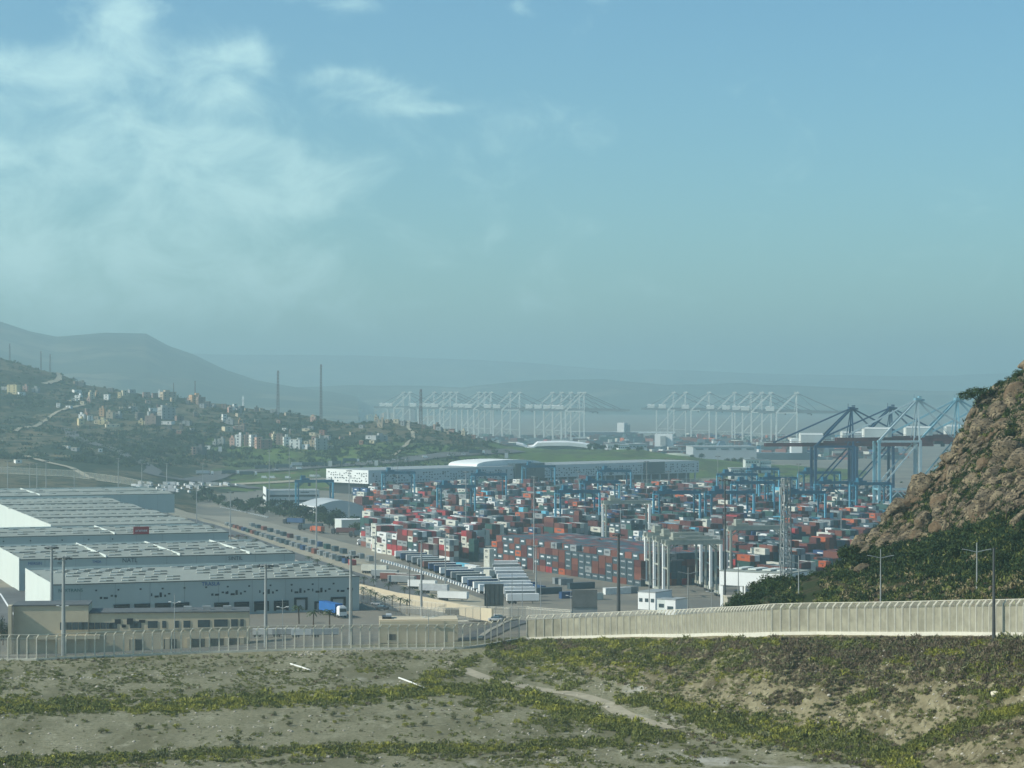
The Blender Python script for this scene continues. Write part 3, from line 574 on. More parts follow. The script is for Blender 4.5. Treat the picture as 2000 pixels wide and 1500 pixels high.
# slanted blue fin building and ships
p = W(1408, 850, 3250); b = MB(); b.add([(-9,0,0),(13,0,0),(5,0,16),(-1,0,16),(-9,24,0),(13,24,0),(5,24,16),(-1,24,16)], [(0,1,2,3),(7,6,5,4),(0,3,7,4),(1,5,6,2),(3,2,6,7)])
tag(b.build('fin_tower', mat('fin_blue', (.09,.16,.22)), None, (p.x, 3250, 1)), 'dark blue slanted fin shaped tower before the white cranes', 'tower')
def ship(px, D, Ls, Hs, m, label, rz):
    r = root('ship', (XD(px, D), D, 0), rz, label, 'ship'); b = MB(); n = 10; vs = []
    for z, s in ((-2, .82), (Hs, 1.0)):
        for i in range(n+1): x = -Ls/2+Ls*i/n; hw = 16*s*min(1, (1-abs(2*i/n-1)**4)+.25*(i == 0)); vs.append((x*s if i == n else x, hw, z))
        for i in range(n, -1, -1): x = -Ls/2+Ls*i/n; hw = 16*s*min(1, (1-abs(2*i/n-1)**4)+.25*(i == 0)); vs.append((x*s if i == n else x, -hw, z))
    k = 2*(n+1); b.add(vs, [(i, (i+1) % k, k+(i+1) % k, k+i) for i in range(k)]+[tuple(range(k, 2*k))]); b.build('hull', m, r)
    MB().box((-Ls*.3, 0, Hs+9), (14, 26, 18)).build('bridge', M['white'], r); MB().box((-Ls*.3-11, 0, Hs+8), (6, 8, 14)).build('funnel', M['galv'], r); return r
ship(1172, 4350, 150, 10, mat('hull_blue', (.06,.08,.12)), 'dark hulled ship moored right of the left white crane group', R(160))
ship(1300, 3350, 70, 8, mat('hull_grey', (.05,.08,.10)), 'dark blue grey ferry with a stepped deck left of the fin tower', R(80))
ship(1500, 2950, 120, 9, mat('hull_slate', (.12,.17,.20)), 'long grey blue ship lying behind the maroon crane booms', R(178))
# retaining wall along the road and concrete blocks
def wallrun(name, pts, hgt, th, m, label, cat, zs=None):
    b = MB(); P = pts
    for i in range(len(P)-1):
        a, c = P[i], P[i+1]; d = Vector((c.x-a.x, c.y-a.y, 0)).normalized(); nn_ = Vector((-d.y, d.x, 0))*th/2
        v = []
        for p in (a, c):
            for s in (-1, 1):
                q = p+nn_*s; v += [(q.x, q.y, p.z-1), (q.x, q.y, p.z+hgt)]
        b.add(v, [(0,4,5,1),(3,7,6,2),(1,5,7,3),(0,1,3,2),(4,6,7,5)])
    return tag(b.build(name, m), label, cat)
rw = []
for px, y in ((703,1160),(735,1168),(775,1177),(820,1185),(870,1196),(920,1208),(962,1216)):
    p = hit1(px, y, 560); rw.append(p)
wallrun('retaining_wall', rw, 4.2, .6, M['beige'], 'beige concrete retaining wall stepping down beside the palm lined road', 'retaining wall')

# ------------------------------------------------------------------ steel: gantry cranes
def rtg(mats, zt=24, span=25, wb=12, name='gantry_crane', cat='gantry crane', grp='blue gantry cranes over the container stacks'):
    ma, mb_ = mats
    def make():
        r = root(name, (0, 0, 0), 0, 'x', cat, grp)
        lg = MB().box((0, 0, zt/2+.8), (1.15, 1.5, zt-1.6)).mesh('leg', mb_)
        lg2 = MB(); lg2.box((0, 0, zt/2+.8), (.9, 1.2, zt-1.6)); lg2 = lg2.mesh('leg', ma)
        for sx in (-1, 1):
            for sy in (-1, 1): put('leg', lg if sx*sy < 0 else lg2, r, (sx*span/2, sy*wb/2, 0))
        for sx in (-1, 1):
            b = MB(); b.box((0, 0, 1.9), (1.0, wb+3, 1.2)); b.box((0, 0, zt*.55), (.6, wb, .7)); b.box((0, 0, zt-.2), (.9, wb, .9)); s = b.build('side_beam', ma, r, (sx*span/2, 0, 0))
            for sy in (-1, 1): MB().bar((-.35, sy*wb/2-1, .75), (.35, sy*wb/2-1, .75), 1.5, n=10).bar((-.35, sy*wb/2+1, .75), (.35, sy*wb/2+1, .75), 1.5, n=10).build('wheel', M['dark'], s)
        for sy in (-1, 1):
            b = MB(); b.box((0, 0, 0), (span+2.4, 1.2, 1.9)); b.bar((-span/2+.2, 0, -4), (-span/2+4, 0, -.8), .5); b.bar((span/2-.2, 0, -4), (span/2-4, 0, -.8), .5)
            for i in range(10): b.bar((-span/2+i*span/9, sy*.8, .9), (-span/2+i*span/9, sy*.8, 2.1), .1)
            b.bar((-span/2, sy*.8, 2.05), (span/2, sy*.8, 2.05), .12); b.build('girder', ma, r, (0, sy*3.2, zt+1))
        b = MB(); b.box((0, 0, 0), (6, 7.4, 1)); b.box((-1.2, 0, 1.5), (3, 4, 2)); b.bar((-2.8, -3, .5), (-2.8, -3, 3.5), .2); b.bar((2.6, 3, .5), (2.6, 3, 3), .2); tr = b.build('trolley', ma, r, (-span*.28, 0, zt+2.6))
        MB().box((2.6, -3.8, -3.8), (1.8, 2.2, 2.2)).build('cab', M['glass'], tr)
        b = MB(); b.box((0, 0, 0), (6.1, 1.2, .7)); b.bar((-1, 0, .3), (-1, 0, 8), .1); b.bar((1, 0, .3), (1, 0, 8), .1); b.build('spreader', M['machine'], r, (-span*.28, 0, zt-7))
        MB().box((0, 0, 0), (1.8, 3.6, 2.6)).build('engine_box', ma, r, (span/2+1.2, 0, 3.2))
        return r
    return make
pr_b = Proto(rtg((M['rtg_blue'], M['rtg_light'])))
RTG = [(614,1008,72,'spanning the shed roof left of the container yard'),(778,985,62,'before the screen building\'s white end'),(891,1022,72,'above the mixed white and maroon stacks'),(955,990,66,'left of the glazed hall in the screen building'),
 (1052,968,62,'directly under the glazed hall of the screen building'),(1128,1036,84,'nearest the middle of the yard, with a white box in its bay'),(1172,1010,74,'behind and right of the nearest middle crane'),(1200,980,62,'farthest back under the right half of the screen building'),
 (1322,1038,88,'just right of the grey gantry at the end of the big block'),(1440,990,76,'left of the lattice tower in the back row'),(1425,1038,92,'left of the lattice tower in the front row'),(1470,1012,80,'close beside the lattice tower'),
 (1520,1000,70,'directly behind the lattice tower'),(1568,1038,84,'right of the lattice tower in the front row'),(1600,985,80,'in front of the dark blue quay cranes'),(1632,1012,78,'below the first dark blue quay crane'),(1700,1015,76,'beside the foot of the rocky hill'),(1490,975,60,'farthest back near the green bank')]
for i, (px, yb, wpx, ph) in enumerate(RTG):
    p = G(px, yb); sc = wpx*p.y/F/26.5
    pr_b.at((p.x, p.y, 0), R(14), 'blue gantry crane '+ph, (sc, 1, 1))
pr_g = Proto(rtg((M['rtg_grey'], M['white']), zt=23, span=25, wb=8.5, name='grey_gantry_crane', cat='gantry crane', grp='grey gantry cranes'))
for px, yb, wpx, ph in ((1223,1060,92,'standing alone over the big container block'),(1315,1146,108,'leftmost of the parked trio with white legs'),(1333,1156,110,'middle of the parked trio with white legs'),(1352,1166,112,'nearest of the parked trio with white legs'),(1476,1128,116,'behind the white terminal building')):
    p = G(px, yb); sc = wpx*p.y/F/26.5; pr_g.at((p.x, p.y, 0), R(10), 'grey gantry crane '+ph, (sc, 1, 1))

# ship to shore cranes: +x is the boom side
def sts(ms, boomz, apexz, gauge, boomL, backL, wy, house, fr=1.0, ropem=None, bf=1.0, mf=1.0):
    ma, mb_, mh = ms
    def make():
        r = root('quay_crane', (0, 0, 0), 0, 'x', 'quay crane', 'x')
        for x in (-gauge, 0):
            for y in (-wy/2, wy/2): MB().bar((0, 0, 1.5), (0, 0, boomz+1), 1.9*fr).build('leg', ma if x else mb_, r, (x, y, 0))
        for y in (-wy/2, wy/2):
            b = MB(); b.bar((-gauge, 0, 3), (0, 0, 3), 1.1*fr); b.bar((-gauge, 0, boomz*.36), (0, 0, boomz*.36), 1.0*fr*bf); b.bar((-gauge, 0, boomz*.36), (-2, 0, boomz-2), 1.0*fr); b.bar((-gauge, 0, boomz), (0, 0, boomz), 1.6*fr)
            b.bar((-gauge, 0, 4), (-gauge/2, 0, boomz*.36), .7*fr*bf); b.bar((0, 0, 4), (-gauge/2, 0, boomz*.36), .7*fr*bf); b.build('side_frame', mb_, r, (0, y, 0))
        for x in (-gauge, 0):
            b = MB(); b.bar((x, -wy/2, boomz*.36), (x, wy/2, boomz*.36), 1.3*fr); b.bar((x, -wy/2, boomz), (x, wy/2, boomz), 1.5*fr); b.bar((x, -wy/2, 2.4), (x, wy/2, 2.4), 1.5*fr); b.build('portal_beam', ma, r)
        b = MB()
        for y in (-3.2, 3.2): b.box(((boomL-backL)/2, y, boomz+1.4), (boomL+backL, 1.4*fr, 2.6*fr*(1.35 if mf > 1 else 1)))
        for k in range(int((boomL+backL)/9)): b.box((-backL+4+k*9, 0, boomz+1.2), (.8, 6, .8)); b.bar((-backL+4+k*9, -4.2, boomz+2.2), (-backL+4+k*9, -4.2, boomz+4), .2)
        b.bar((-backL, -4.2, boomz+4), (boomL, -4.2, boomz+4), .25); b.build('boom', mh, r)
        b = MB()
        for y in (-1, 1):
            b.bar((0, y*wy/2*.8, boomz), (0, y*1.6, apexz), 1.2*fr, w2=.9*fr); b.bar((-gauge, y*wy/2*.8, boomz), (0, y*1.8, apexz), 1.5*fr*mf, w2=1.2*fr*mf)
            b.bar((-4, y*wy/2*.6, boomz), (0, y*1.6, apexz), .6*fr)
        b.build('mast_frame', mb_, r)
        b = MB(); b.box((0, 0, apexz), (4.5*fr*mf, 6, 1.6*mf)); b.box((1.5, 0, apexz+1.6), (2, 4, 1)); b.bar((-3, -2, apexz), (-3, -2, apexz+3.4), .3); b.box((3.4, 0, apexz-.6), (3, 3, 1.2)); b.build('mast_head', ma, r)
        b = MB()
        for y in (-1.6, 1.6):
            b.bar((0, y, apexz), (boomL*.82, y*2, boomz+3), .75*fr*mf); b.bar((0, y, apexz), (boomL*.42, y*2, boomz+3), .5*fr); b.bar((0, y, apexz), (-backL*.9, y*2, boomz+3), .7*fr)
        b.build('stay', mb_ if ropem is None else ropem, r)
        b = MB(); hx, hl = house; b.box((hx, 0, boomz+6), (hl, 9, 6)); b.add([(hx-hl/2-.2,-4.6,boomz+9),(hx+hl/2+.2,-4.6,boomz+9),(hx+hl/2+.2,4.6,boomz+9),(hx-hl/2-.2,4.6,boomz+9),(hx-hl/2,0,boomz+10.2),(hx+hl/2,0,boomz+10.2)], [(0,1,5,4),(2,3,4,5),(1,2,5),(3,0,4)]); b.build('machinery_house', M['sts_white'] , r)
        b = MB(); b.box((boomL*.25, 0, boomz-1), (6, 5, 2)); tr = b.build('trolley', M['machine'], r); MB().box((boomL*.25+3.5, 0, boomz-2.6), (2.4, 2.6, 2.6)).build('cab', M['glass'], tr)
        b = MB()
        for k in range(8): z = 3+k*(boomz-6)/8; b.bar((1.6, -1, z), (1.6, 1, z+(boomz-6)/8), .25); b.bar((1.6, 1, z), (1.6, -1, z+(boomz-6)/8), .25)
        b.build('stair_tower', ma, r, (-gauge, wy/2, 0))
        return r
    return make
def q(proto, items, rz, grp):
    for px, D, label in items:
        o = proto.at((XD(px, D), D, -1), rz, label); o['group'] = grp
qd = Proto(sts((M['sts_dark'], M['sts_dark'], M['boom_red']), 48.5, 77.5, 29, 62, 66, 16, (-31, 17), 1.0))
q(qd, [(1663,1720,'dark blue quay crane farthest from the rocky hill, with a maroon boom'),(1740,1790,'dark blue quay crane second from the left, partly behind its pale neighbour')], R(4), 'large quay cranes behind the gantry cranes')
ql = Proto(sts((M['sts_mid'], mat('crane_pale', (.40,.50,.52), rough=.5), M['boom_red']), 54, 84.5, 30, 60, 60, 16, (-30, 20), .95))
q(ql, [(1792,1650,'pale blue and white quay crane with the tallest mast head, left of the lone pine')], R(4), 'large quay cranes behind the gantry cranes')
ql2 = Proto(sts((M['sts_mid'], M['sts_mid'], M['boom_red']), 54, 84.5, 30, 60, 60, 16, (-30, 20), .95))
q(ql2, [(1870,1700,'pale blue quay crane half hidden by the rocky hill'),(1945,1760,'pale blue quay crane almost wholly hidden behind the rocky hill')], R(4), 'large quay cranes behind the gantry cranes')
qw = Proto(sts((M['sts_white'], M['sts_white'], mat('boom_grey', (.22,.26,.26))), 55, 86.5, 32, 78, 60, 12, (-42, 13), 1.1, mat('stay_grey', (.16,.20,.21)), .35, 1.5))
pos = [(1556,3600),(1506,3690),(1488,3770),(1467,3850),(1435,3940),(1385,4030),(1339,4120),(1316,4200)]
q(qw, [(x, D, f'white quay crane, {ordn(i)} from the right in the far group before the open sea') for i, (x, D) in enumerate(pos)], R(-4), 'far white quay cranes, right group')
pos = [1141,1132,1115,1097,1079,1015,997,959,947,935,892,880,867,848,801,788]
q(qw, [(x, 3900+i*48, f'white quay crane, {ordn(i)} from the right in the left far group behind the village hill') for i, x in enumerate(pos)], R(-4), 'far white quay cranes, left group')

# ------------------------------------------------------------------ shipping containers
COL = {'maroon':(.10,.032,.03),'rust brown':(.15,.055,.04),'orange':(.42,.10,.04),'slate':(.055,.085,.10),'grey':(.24,.265,.265),'cream':(.56,.56,.48),'white':(.68,.69,.66),
       'sky blue':(.12,.42,.55),'navy':(.03,.07,.16),'dark green':(.035,.085,.075),'red':(.32,.04,.045),'brick':(.20,.075,.055)}
CN = list(COL); CM = {k: mat('container_'+k.replace(' ', '_'), v, rough=.55, var=.14, vs=.35) for k, v in COL.items()}
CMM = [CM[k] for k in CN]+[mat('container_ink', (.10,.11,.12)), mat('container_letter', (.62,.65,.65))]
A_ = Vector((.45, -.893, 0)); B_ = Vector((.893, .45, 0)); AZ = math.atan2(A_.y, A_.x)
CW, CHh = 2.6, 2.9
_cm = {}
def cmesh(Lc, col):
    k = (Lc, col)
    if k not in _cm:
        b = MB(); b.box((0, 0, CHh/2), (Lc-.14, CW-.14, CHh-.1))
        for x in (-1, 1):
            for y in (-1, 1): b.box((x*(Lc/2-.09), y*(CW/2-.09), CHh/2), (.18, .18, CHh))
        for y in (-1, 1):
            for z in (.09, CHh-.09): b.box((0, y*(CW/2-.07), z), (Lc-.36, .12, .16))
            n = int(Lc/.8)
            for i in range(n): b.box((-Lc/2+.5+(Lc-1)*i/(n-1), y*(CW/2-.055), CHh/2), (.22, .07, CHh-.36))
        for x in (-1, 1):
            for z in (.09, CHh-.09): b.box((x*(Lc/2-.07), 0, z), (.12, CW-.36, .16))
        _cm[k] = b.mesh('container_body', CM[col])
    return _cm[k]
_dr = {}
def door_mesh(col):
    if col not in _dr:
        b = MB()
        for y in (-.9, -.45, .45, .9): b.bar((0, y, .15), (0, y, CHh-.15), .06)
        b.box((-.02, 0, CHh/2), (.05, 2.1, CHh-.35)); _dr[col] = b.mesh('door', CM[col])
    return _dr[col]
_tx = {}
def txt(s, sz, ink_):
    k = (s, sz, ink_)
    if k not in _tx:
        me = text_mesh(s, sz, .03); me.materials.clear(); me.materials.append(CMM[-1] if ink_ == 'l' else CMM[-2]); _tx[k] = me
    return _tx[k]
def container(pos, rz, Lc, col, label, grp, mark=True):
    o = put('shipping_container', cmesh(Lc, col), None, pos, rz); tag(o, label, 'container', grp)
    d = put('door', door_mesh(col), o, (Lc/2+.01, 0, 0))
    if mark:
        s = {'cream':('MSC', 1.7, 'd'), 'grey':('MSC', 1.7, 'd'), 'white':('MSC', 1.6, 'd'), 'slate':('MAERSK', 1.0, 'l'), 'navy':('CMA CGM', .95, 'l'), 'red':('ONE', 1.3, 'l'), 'orange':('HAPAG', 1.0, 'd')}.get(col)
        if s: t_ = put('lettering', txt(*s), o, (0, -CW/2-.02, CHh*.58)); t_.rotation_euler = (R(90), 0, 0)
    return o
PAL1 = ['maroon']*28+['slate']*22+['grey']*15+['cream']*10+['white']*5+['orange']*5+['dark green']*12+['rust brown']*12+['sky blue']*2+['red']*2+['navy']*5+['brick']*4
PAL2 = ['slate']*46+['maroon']*16+['rust brown']*20+['brick']*10+['red']*2+['orange']*2+['grey']*4
rc = random.Random(11)
ZS = {'mixed': 'in the tall mixed stacks', 'yard': 'in the crowded yard', 'front': 'before the rocky hill'}
ZN = {'block': 'of the big maroon and slate block', 'mixed': 'in the tall mixed stacks left of the big block', 'yard': 'in the crowded container yard', 'front': 'in the stacks between the grey gantries and the rocky hill'}
specs = []   # (pos, rz, L, colour, zone, stack key, tier, exposed)
def pip(x, y, poly):
    c = False; j = len(poly)-1
    for i in range(len(poly)):
        xi, yi = poly[i]; xj, yj = poly[j]
        if (yi > y) != (yj > y) and x < (xj-xi)*(y-yi)/(yj-yi)+xi: c = not c
        j = i
    return c
# the big block: 20 foot boxes, lit long sides to the left, tops nearly level
NB0 = G(1252, 1146)
heights_b = {}
for i in range(23):
    for j in range(17):
        heights_b[i, j] = (4 if j == 0 else 5)-(1 if rc.random() < .02 and j else 0) + (0 if i else 0)
for (i, j), h in heights_b.items():
    for t_ in range(h):
        c = rc.choice(PAL2); p = NB0 - A_*(3.4+i*6.75) + B_*(1.4+j*2.72)
        ex = j == 0 or i == 0 or t_ == h-1
        specs.append((Vector((p.x, p.y, t_*2.95)), AZ, 6.4, c, 'block', (i, j), t_, ex, j, i))
def strip_of(j): return j//9*2+(j % 9 > 2)
def yard(poly, zone, mean, pal, o0=(0, 0), empty=.12, dens40=.5):
    org = Vector((0, 1000, 0)); xs = [G(px, y) for px, y in poly]
    ua = [(p-org).dot(A_) for p in xs]; ub = [(p-org).dot(B_) for p in xs]
    hh = {}; k = 0
    for i in range(int(min(ua)/13.9)-1, int(max(ua)/13.9)+2):
        for j in range(int(min(ub)/2.8)-1, int(max(ub)/2.8)+2):
            strip, r_ = divmod(j, 9)
            if r_ > 5: continue
            c0 = org + A_*(i*13.9+o0[0]) + B_*(j*2.8+o0[1]); px = CX+c0.x*F/c0.y; y = HY+CH*F/c0.y
            if not pip(px, y, poly): continue
            base = mean+2.0*math.sin(i*1.7+strip*2.3)*.7
            h = 0 if rc.random() < empty*.7 else max(1, min(5, int(round(base+rc.uniform(-.8, .7))))); hh[i, j] = h
    for (i, j), h in hh.items():
        c0 = org + A_*(i*13.9+o0[0]) + B_*(j*2.8+o0[1]); clump = pal[((i//2)*7919+strip_of(j)*104729+len(zone)*31) % len(pal)] if rc.random() < .6 else rc.choice(pal)
        for t_ in range(h):
            c = clump if rc.random() < .5 else rc.choice(pal)
            ex = t_ == h-1 or hh.get((i, j-1), 0) <= t_ or hh.get((i+1, j), 0) <= t_
            if rc.random() < dens40: specs.append((Vector((c0.x, c0.y, t_*2.95)), AZ, 12.9, c, zone, (i, j), t_, ex, j, i))
            else:
                for s in (-1, 1):
                    p = c0+A_*(s*3.3); c2 = c if rc.random() < .5 else rc.choice(pal)
                    specs.append((Vector((p.x, p.y, t_*2.95)), AZ, 6.4, c2, zone, (i+s*.25, j), t_, ex, j, i))
yard([(700,1000),(690,975),(760,966),(900,960),(1500,962),(1760,985),(1790,1030),(1700,1062),(1450,1066),(1270,1066),(1215,1050),(930,1052),(840,1030),(720,1010)], 'yard', 2.5, PAL1)
yard([(1425,1068),(1790,1052),(1700,1105),(1620,1128),(1520,1150),(1425,1125)], 'front', 3.2, PAL1+PAL2, (3, 5))
yard([(712,1066),(720,1040),(770,1030),(860,1038),(945,1062),(925,1090),(880,1098),(800,1092),(745,1082)], 'mixed', 4.3, ['cream']*6+['white']*3+['maroon']*5+['red']*3+['grey']*4+['slate']*2+['dark green']*2+['brick']*2, (5, 1), .05, .25)
def shadow_key(s):
    p = s[0]; return p.y
cand = [s for s in specs if s[7]]
scoreb = {'block': 0, 'mixed': -60, 'front': 30, 'yard': 60}
cand = [s for s in cand if not (s[4] == 'block' and not (s[8] == 0 or s[9] == 0))]
cand.sort(key=lambda s: s[0].y+scoreb[s[4]])
pick = cand[:205]; picked = set(id(s) for s in pick)
cnt = {}
for s in pick:
    pos, rz, Lc, col, zone, key, tier, ex, j, i = s
    if zone == 'block':
        if j == 0: lab = f'{col} container, tier {tier+1}, {ordn(i)} column back, lettered side of the big block'
        else: lab = f'{col} container, tier {tier+1}, {ordn(j)} column from the left, dark end of the big block'
    else:
        k = (zone, col); cnt[k] = cnt.get(k, -1)+1
        lab = f'{col} container, tier {tier+1}, {ordn(cnt[k])} nearest {col} one {ZS[zone]}'
    container(pos, rz, Lc, col, lab, 'containers '+ZN[zone])
# all the others, past the 300 that show largest
b = MB()
for s in specs:
    if id(s) in picked: continue
    pos, rz, Lc, col, zone = s[:5]
    if zone == 'block' and not s[7]: continue
    b.box((pos.x, pos.y, pos.z+CHh/2), (Lc-.08, CW-.08, CHh), rz, CN.index(col))
    if s[7] and col in ('cream', 'white', 'grey', 'slate', 'orange', 'navy'):
        q_ = pos-B_*(CW/2); k = len(CN)+(0 if col in ('cream', 'white', 'grey', 'orange') else 1)
        b.box((q_.x, q_.y, pos.z+CHh*.56), (3.4 if Lc < 10 else 5, .12, .8), rz, k)
for D, x0, x1, tiers in ((1412, 1215, 1800, 3), (1372, 1280, 1760, 2)):
    X = XD(x0, D)
    while X < XD(x1, D):
        for t_ in range(tiers-(rc.random() < .15)): b.box((X+6.5, D+(X-XD(x0, D))*.03, t_*2.95+CHh/2), (12.9, CW, CHh), R(2), CN.index(rc.choice(['slate','maroon','grey','slate','dark green','maroon','navy']) if t_ < tiers-1 else rc.choice(['grey','cream','slate','grey','maroon'])))
        X += 13.2
# the far port beyond the green slope and under the white cranes
for _ in range(1500):
    px = rc.uniform(930, 1760) if rc.random() < .75 else rc.uniform(1180, 1760); D = rc.uniform(2950, 4300); X = XD(px, D)
    if 1390 < px < 1560 and 2900 < D < 3100: continue
    h = rc.choice((1, 1, 2, 3)); col = rc.choice(PAL1)
    b.box((X, D, h*1.45), (rc.choice((13, 26, 6.4)), 2.6*rc.choice((1, 3, 5)), h*2.9), AZ if rc.random() < .5 else .1, CN.index(col))
o = b.build('container_stack', CMM); tag(o, 'crowded mass of small distant containers of every colour filling the yard and the far port', 'containers', kind='stuff')

def ord_line(n): return [ordn(i) for i in range(n)]
# single containers standing in two lines beside the railway road
az2 = math.atan2(-.94, .34); pal = ['grey']*6+['slate']*5+['dark green']*3+['maroon']*4+['brick']*3+['navy']*2
for row, (x0, y0, x1, y1, n, off) in enumerate(((444,1029,688,1104,25,0),(492,1030,722,1096,17,0))):
    D0, D1 = gd(y0), gd(y1)
    for i in range(n):
        t_ = i/(n-1); p = Vector((XD(x0, D0), D0, 0)).lerp(Vector((XD(x1, D1), D1, 0)), t_); col = rc.choice(pal)
        if row == 0 and i == n-1: col = 'red'
        if row == 1 and i > n-4: col = 'grey'
        container(p, az2, 6.4, col, f'{col} container, {ordn(i)} from the far end of the railway\'s {"near" if row == 0 else "far"} line', 'containers lined up beside the railway', mark=col in ('red', 'grey'))
# scattered boxes south of the block
for px, y, col, Lc, st, lab in ((955,1137,'cream',6.4,1,'cream container standing alone on a dark one before the big block'),(903,1111,'sky blue',12.9,0,'bright sky blue container lying among white ones at the trailer park'),
   (923,1115,'white',12.9,0,'white container next right of the sky blue one'),(940,1120,'white',12.9,0,'second white container right of the sky blue one'),(962,1128,'white',12.9,0,'third white container right of the sky blue one'),(985,1132,'dark green',12.9,0,'green container right of the three white ones'),
   (1003,1140,'navy',12.9,0,'navy container beside the green one'),(1022,1150,'navy',12.9,0,'navy container with a pale roof right of the trailer rows'),(1048,1155,'navy',12.9,0,'navy container farthest right in the row before the big block'),(1070,1160,'slate',12.9,0,'slate container lying at the end of the trailer park'),
   (1093,1140,'grey',6.4,0,'grey container standing before the tenth column of the big block'),(1105,1142,'grey',6.4,0,'grey container touching the one before the big block'),(1135,1150,'slate',12.9,0,'slate container lying before the lettered side of the big block'),(1120,1168,'navy',12.9,0,'small navy container near the grey board'),
   (1150,1172,'cream',12.9,0,'cream roofed container low behind the grey board'),(1205,1160,'white',12.9,0,'white container in front of the dark mast'),(1232,1158,'grey',6.4,0,'pale grey container under the corner of the big block'),(1060,1112,'cream',6.4,0,'cream container beside the big block, half in its shade'),
   (988,1098,'maroon',6.4,0,'maroon container standing before the far half of the big block'),(975,1095,'brick',6.4,1,'brick red container lifted on another before the big block'),(1015,1108,'white',6.4,0,'white container before the far half of the big block')):
    p = G(px, y); 
    if st: container(p, AZ, Lc, 'slate', 'slate container under '+lab.replace('standing alone on a dark one', 'standing').replace('lifted on another ', ''), 'loose containers before the big block', False)
    container(Vector((p.x, p.y, 2.95*st)), AZ if y % 2 else AZ+R(90), Lc, col, lab, 'loose containers before the big block', False)
for k, (px, y, col) in enumerate(((868,1080,'cream'),(886,1088,'grey'),(955,1118,'cream'),(925,1096,'dark green'))):
    p = G(px, y)
    for t_ in range(4): container(Vector((p.x, p.y, 2.95*t_)), AZ, 6.4, col, f'{col} container, tier {t_+1} of the {ordn(k)} lone tower before the big block', 'container towers before the big block', t_ > 1)

# ------------------------------------------------------------------ vehicles
tyre = mat('tyre', (.02,.02,.02)); glassm = M['glass']
def wheels(r, xs, w, rad):
    me = MB().bar((0, -w/2-.05, rad), (0, -w/2+.3, rad), rad*2, n=12).mesh('wheel', tyre); me2 = MB().bar((0, w/2-.3, rad), (0, w/2+.05, rad), rad*2, n=12).mesh('wheel', tyre)
    for x in xs: put('wheel', me, r, (x, 0, 0)); put('wheel', me2, r, (x, 0, 0))
def truck(cabm, boxm, rig=True, bl=13.0):
    def make():
        r = root('lorry', (0, 0, 0), 0, 'x', 'lorry', 'x')
        b = MB(); b.box((1.3, 0, 1.9), (2.2, 2.5, 2.6)); b.box((1.2, 0, 3.35), (1.7, 2.3, .5), taper=.85); cb = b.build('cab', cabm, r)
        MB().box((2.42, 0, 2.3), (.08, 2.2, .95)).build('windscreen', glassm, cb); b = MB(); b.box((-bl/2-.6, 0, .95), (bl+2, 1.0, .3)); b.build('chassis', tyre, r)
        b = MB(); b.box((-bl/2-.9, 0, 2.65), (bl, 2.55, 2.8)); b.build('trailer', boxm, r); wheels(r, (1.3, -1.4, -bl+.2, -bl-1+.2+2.3), 2.5, .5); return r
    return make
def trailer(boxm, roofm=None):
    def make():
        r = root('semi_trailer', (0, 0, 0), 0, 'x', 'trailer', 'x'); MB().box((0, 0, 2.65), (13.6, 2.55, 2.8)).build('box_body', boxm, r); MB().box((0, 0, 4.1), (13.6, 2.5, .08)).build('roof', roofm or M['white'], r)
        MB().box((0, 0, 1.05), (13.2, 1.1, .3)).build('chassis', tyre, r); wheels(r, (-3.2, -4.5, -5.8), 2.5, .5); b = MB(); b.box((4.2, .8, .55), (.15, .15, 1.1)); b.box((4.2, -.8, .55), (.15, .15, 1.1)); b.build('landing_leg', tyre, r)
        return r
    return make
def car(bm, van=False):
    def make():
        r = root('parked_van' if van else 'parked_car', (0, 0, 0), 0, 'x', 'van' if van else 'car', 'x')
        if van: b = MB(); b.box((-.3, 0, 1.35), (4.6, 2.0, 1.9), taper=.96); b.box((2.3, 0, .95), (1.0, 1.9, 1.1), taper=.9); b.build('body', bm, r); MB().box((2.0, 0, 1.75), (.3, 1.75, .7)).build('windscreen', glassm, r)
        else: b = MB(); b.box((0, 0, .65), (4.3, 1.8, .7), taper=.96); b.build('body', bm, r); MB().box((-.2, 0, 1.22), (2.4, 1.6, .5), taper=.82).build('cabin', glassm, r)
        wheels(r, (1.4, -1.4), 1.8, .34); return r
    return make
vm_ = {'white': M['white'], 'silver': mat('silver', (.45,.47,.48), rough=.4), 'dark': mat('dark_car', (.04,.045,.05), rough=.35), 'blue': mat('van_blue', (.03,.13,.36), rough=.45), 'maroon': CM['maroon'], 'grey': CM['grey'], 'slate': CM['slate'], 'navy': CM['navy'], 'orange': CM['orange'], 'cream': CM['cream'], 'brick': CM['brick']}
pv_ = {}
def veh(kind, col, px, y, rz, label, grp, lo=560, col2=None, s=1.0, z=None):
    k = (kind, col, col2)
    if k not in pv_:
        pv_[k] = Proto({'lorry': lambda: truck(vm_[col], vm_[col2 or 'white']), 'trailer': lambda: trailer(vm_[col], vm_[col2 or 'white']), 'car': lambda: car(vm_[col]), 'van': lambda: car(vm_[col], True)}[kind]())
    p = hit1(px, y, lo) if z is None else G(px, y, z); o = pv_[k].at(p+Vector((0, 0, .3 if lo < 1500 else 1.0)), rz, label, (s, s, s)); o['group'] = grp; return o
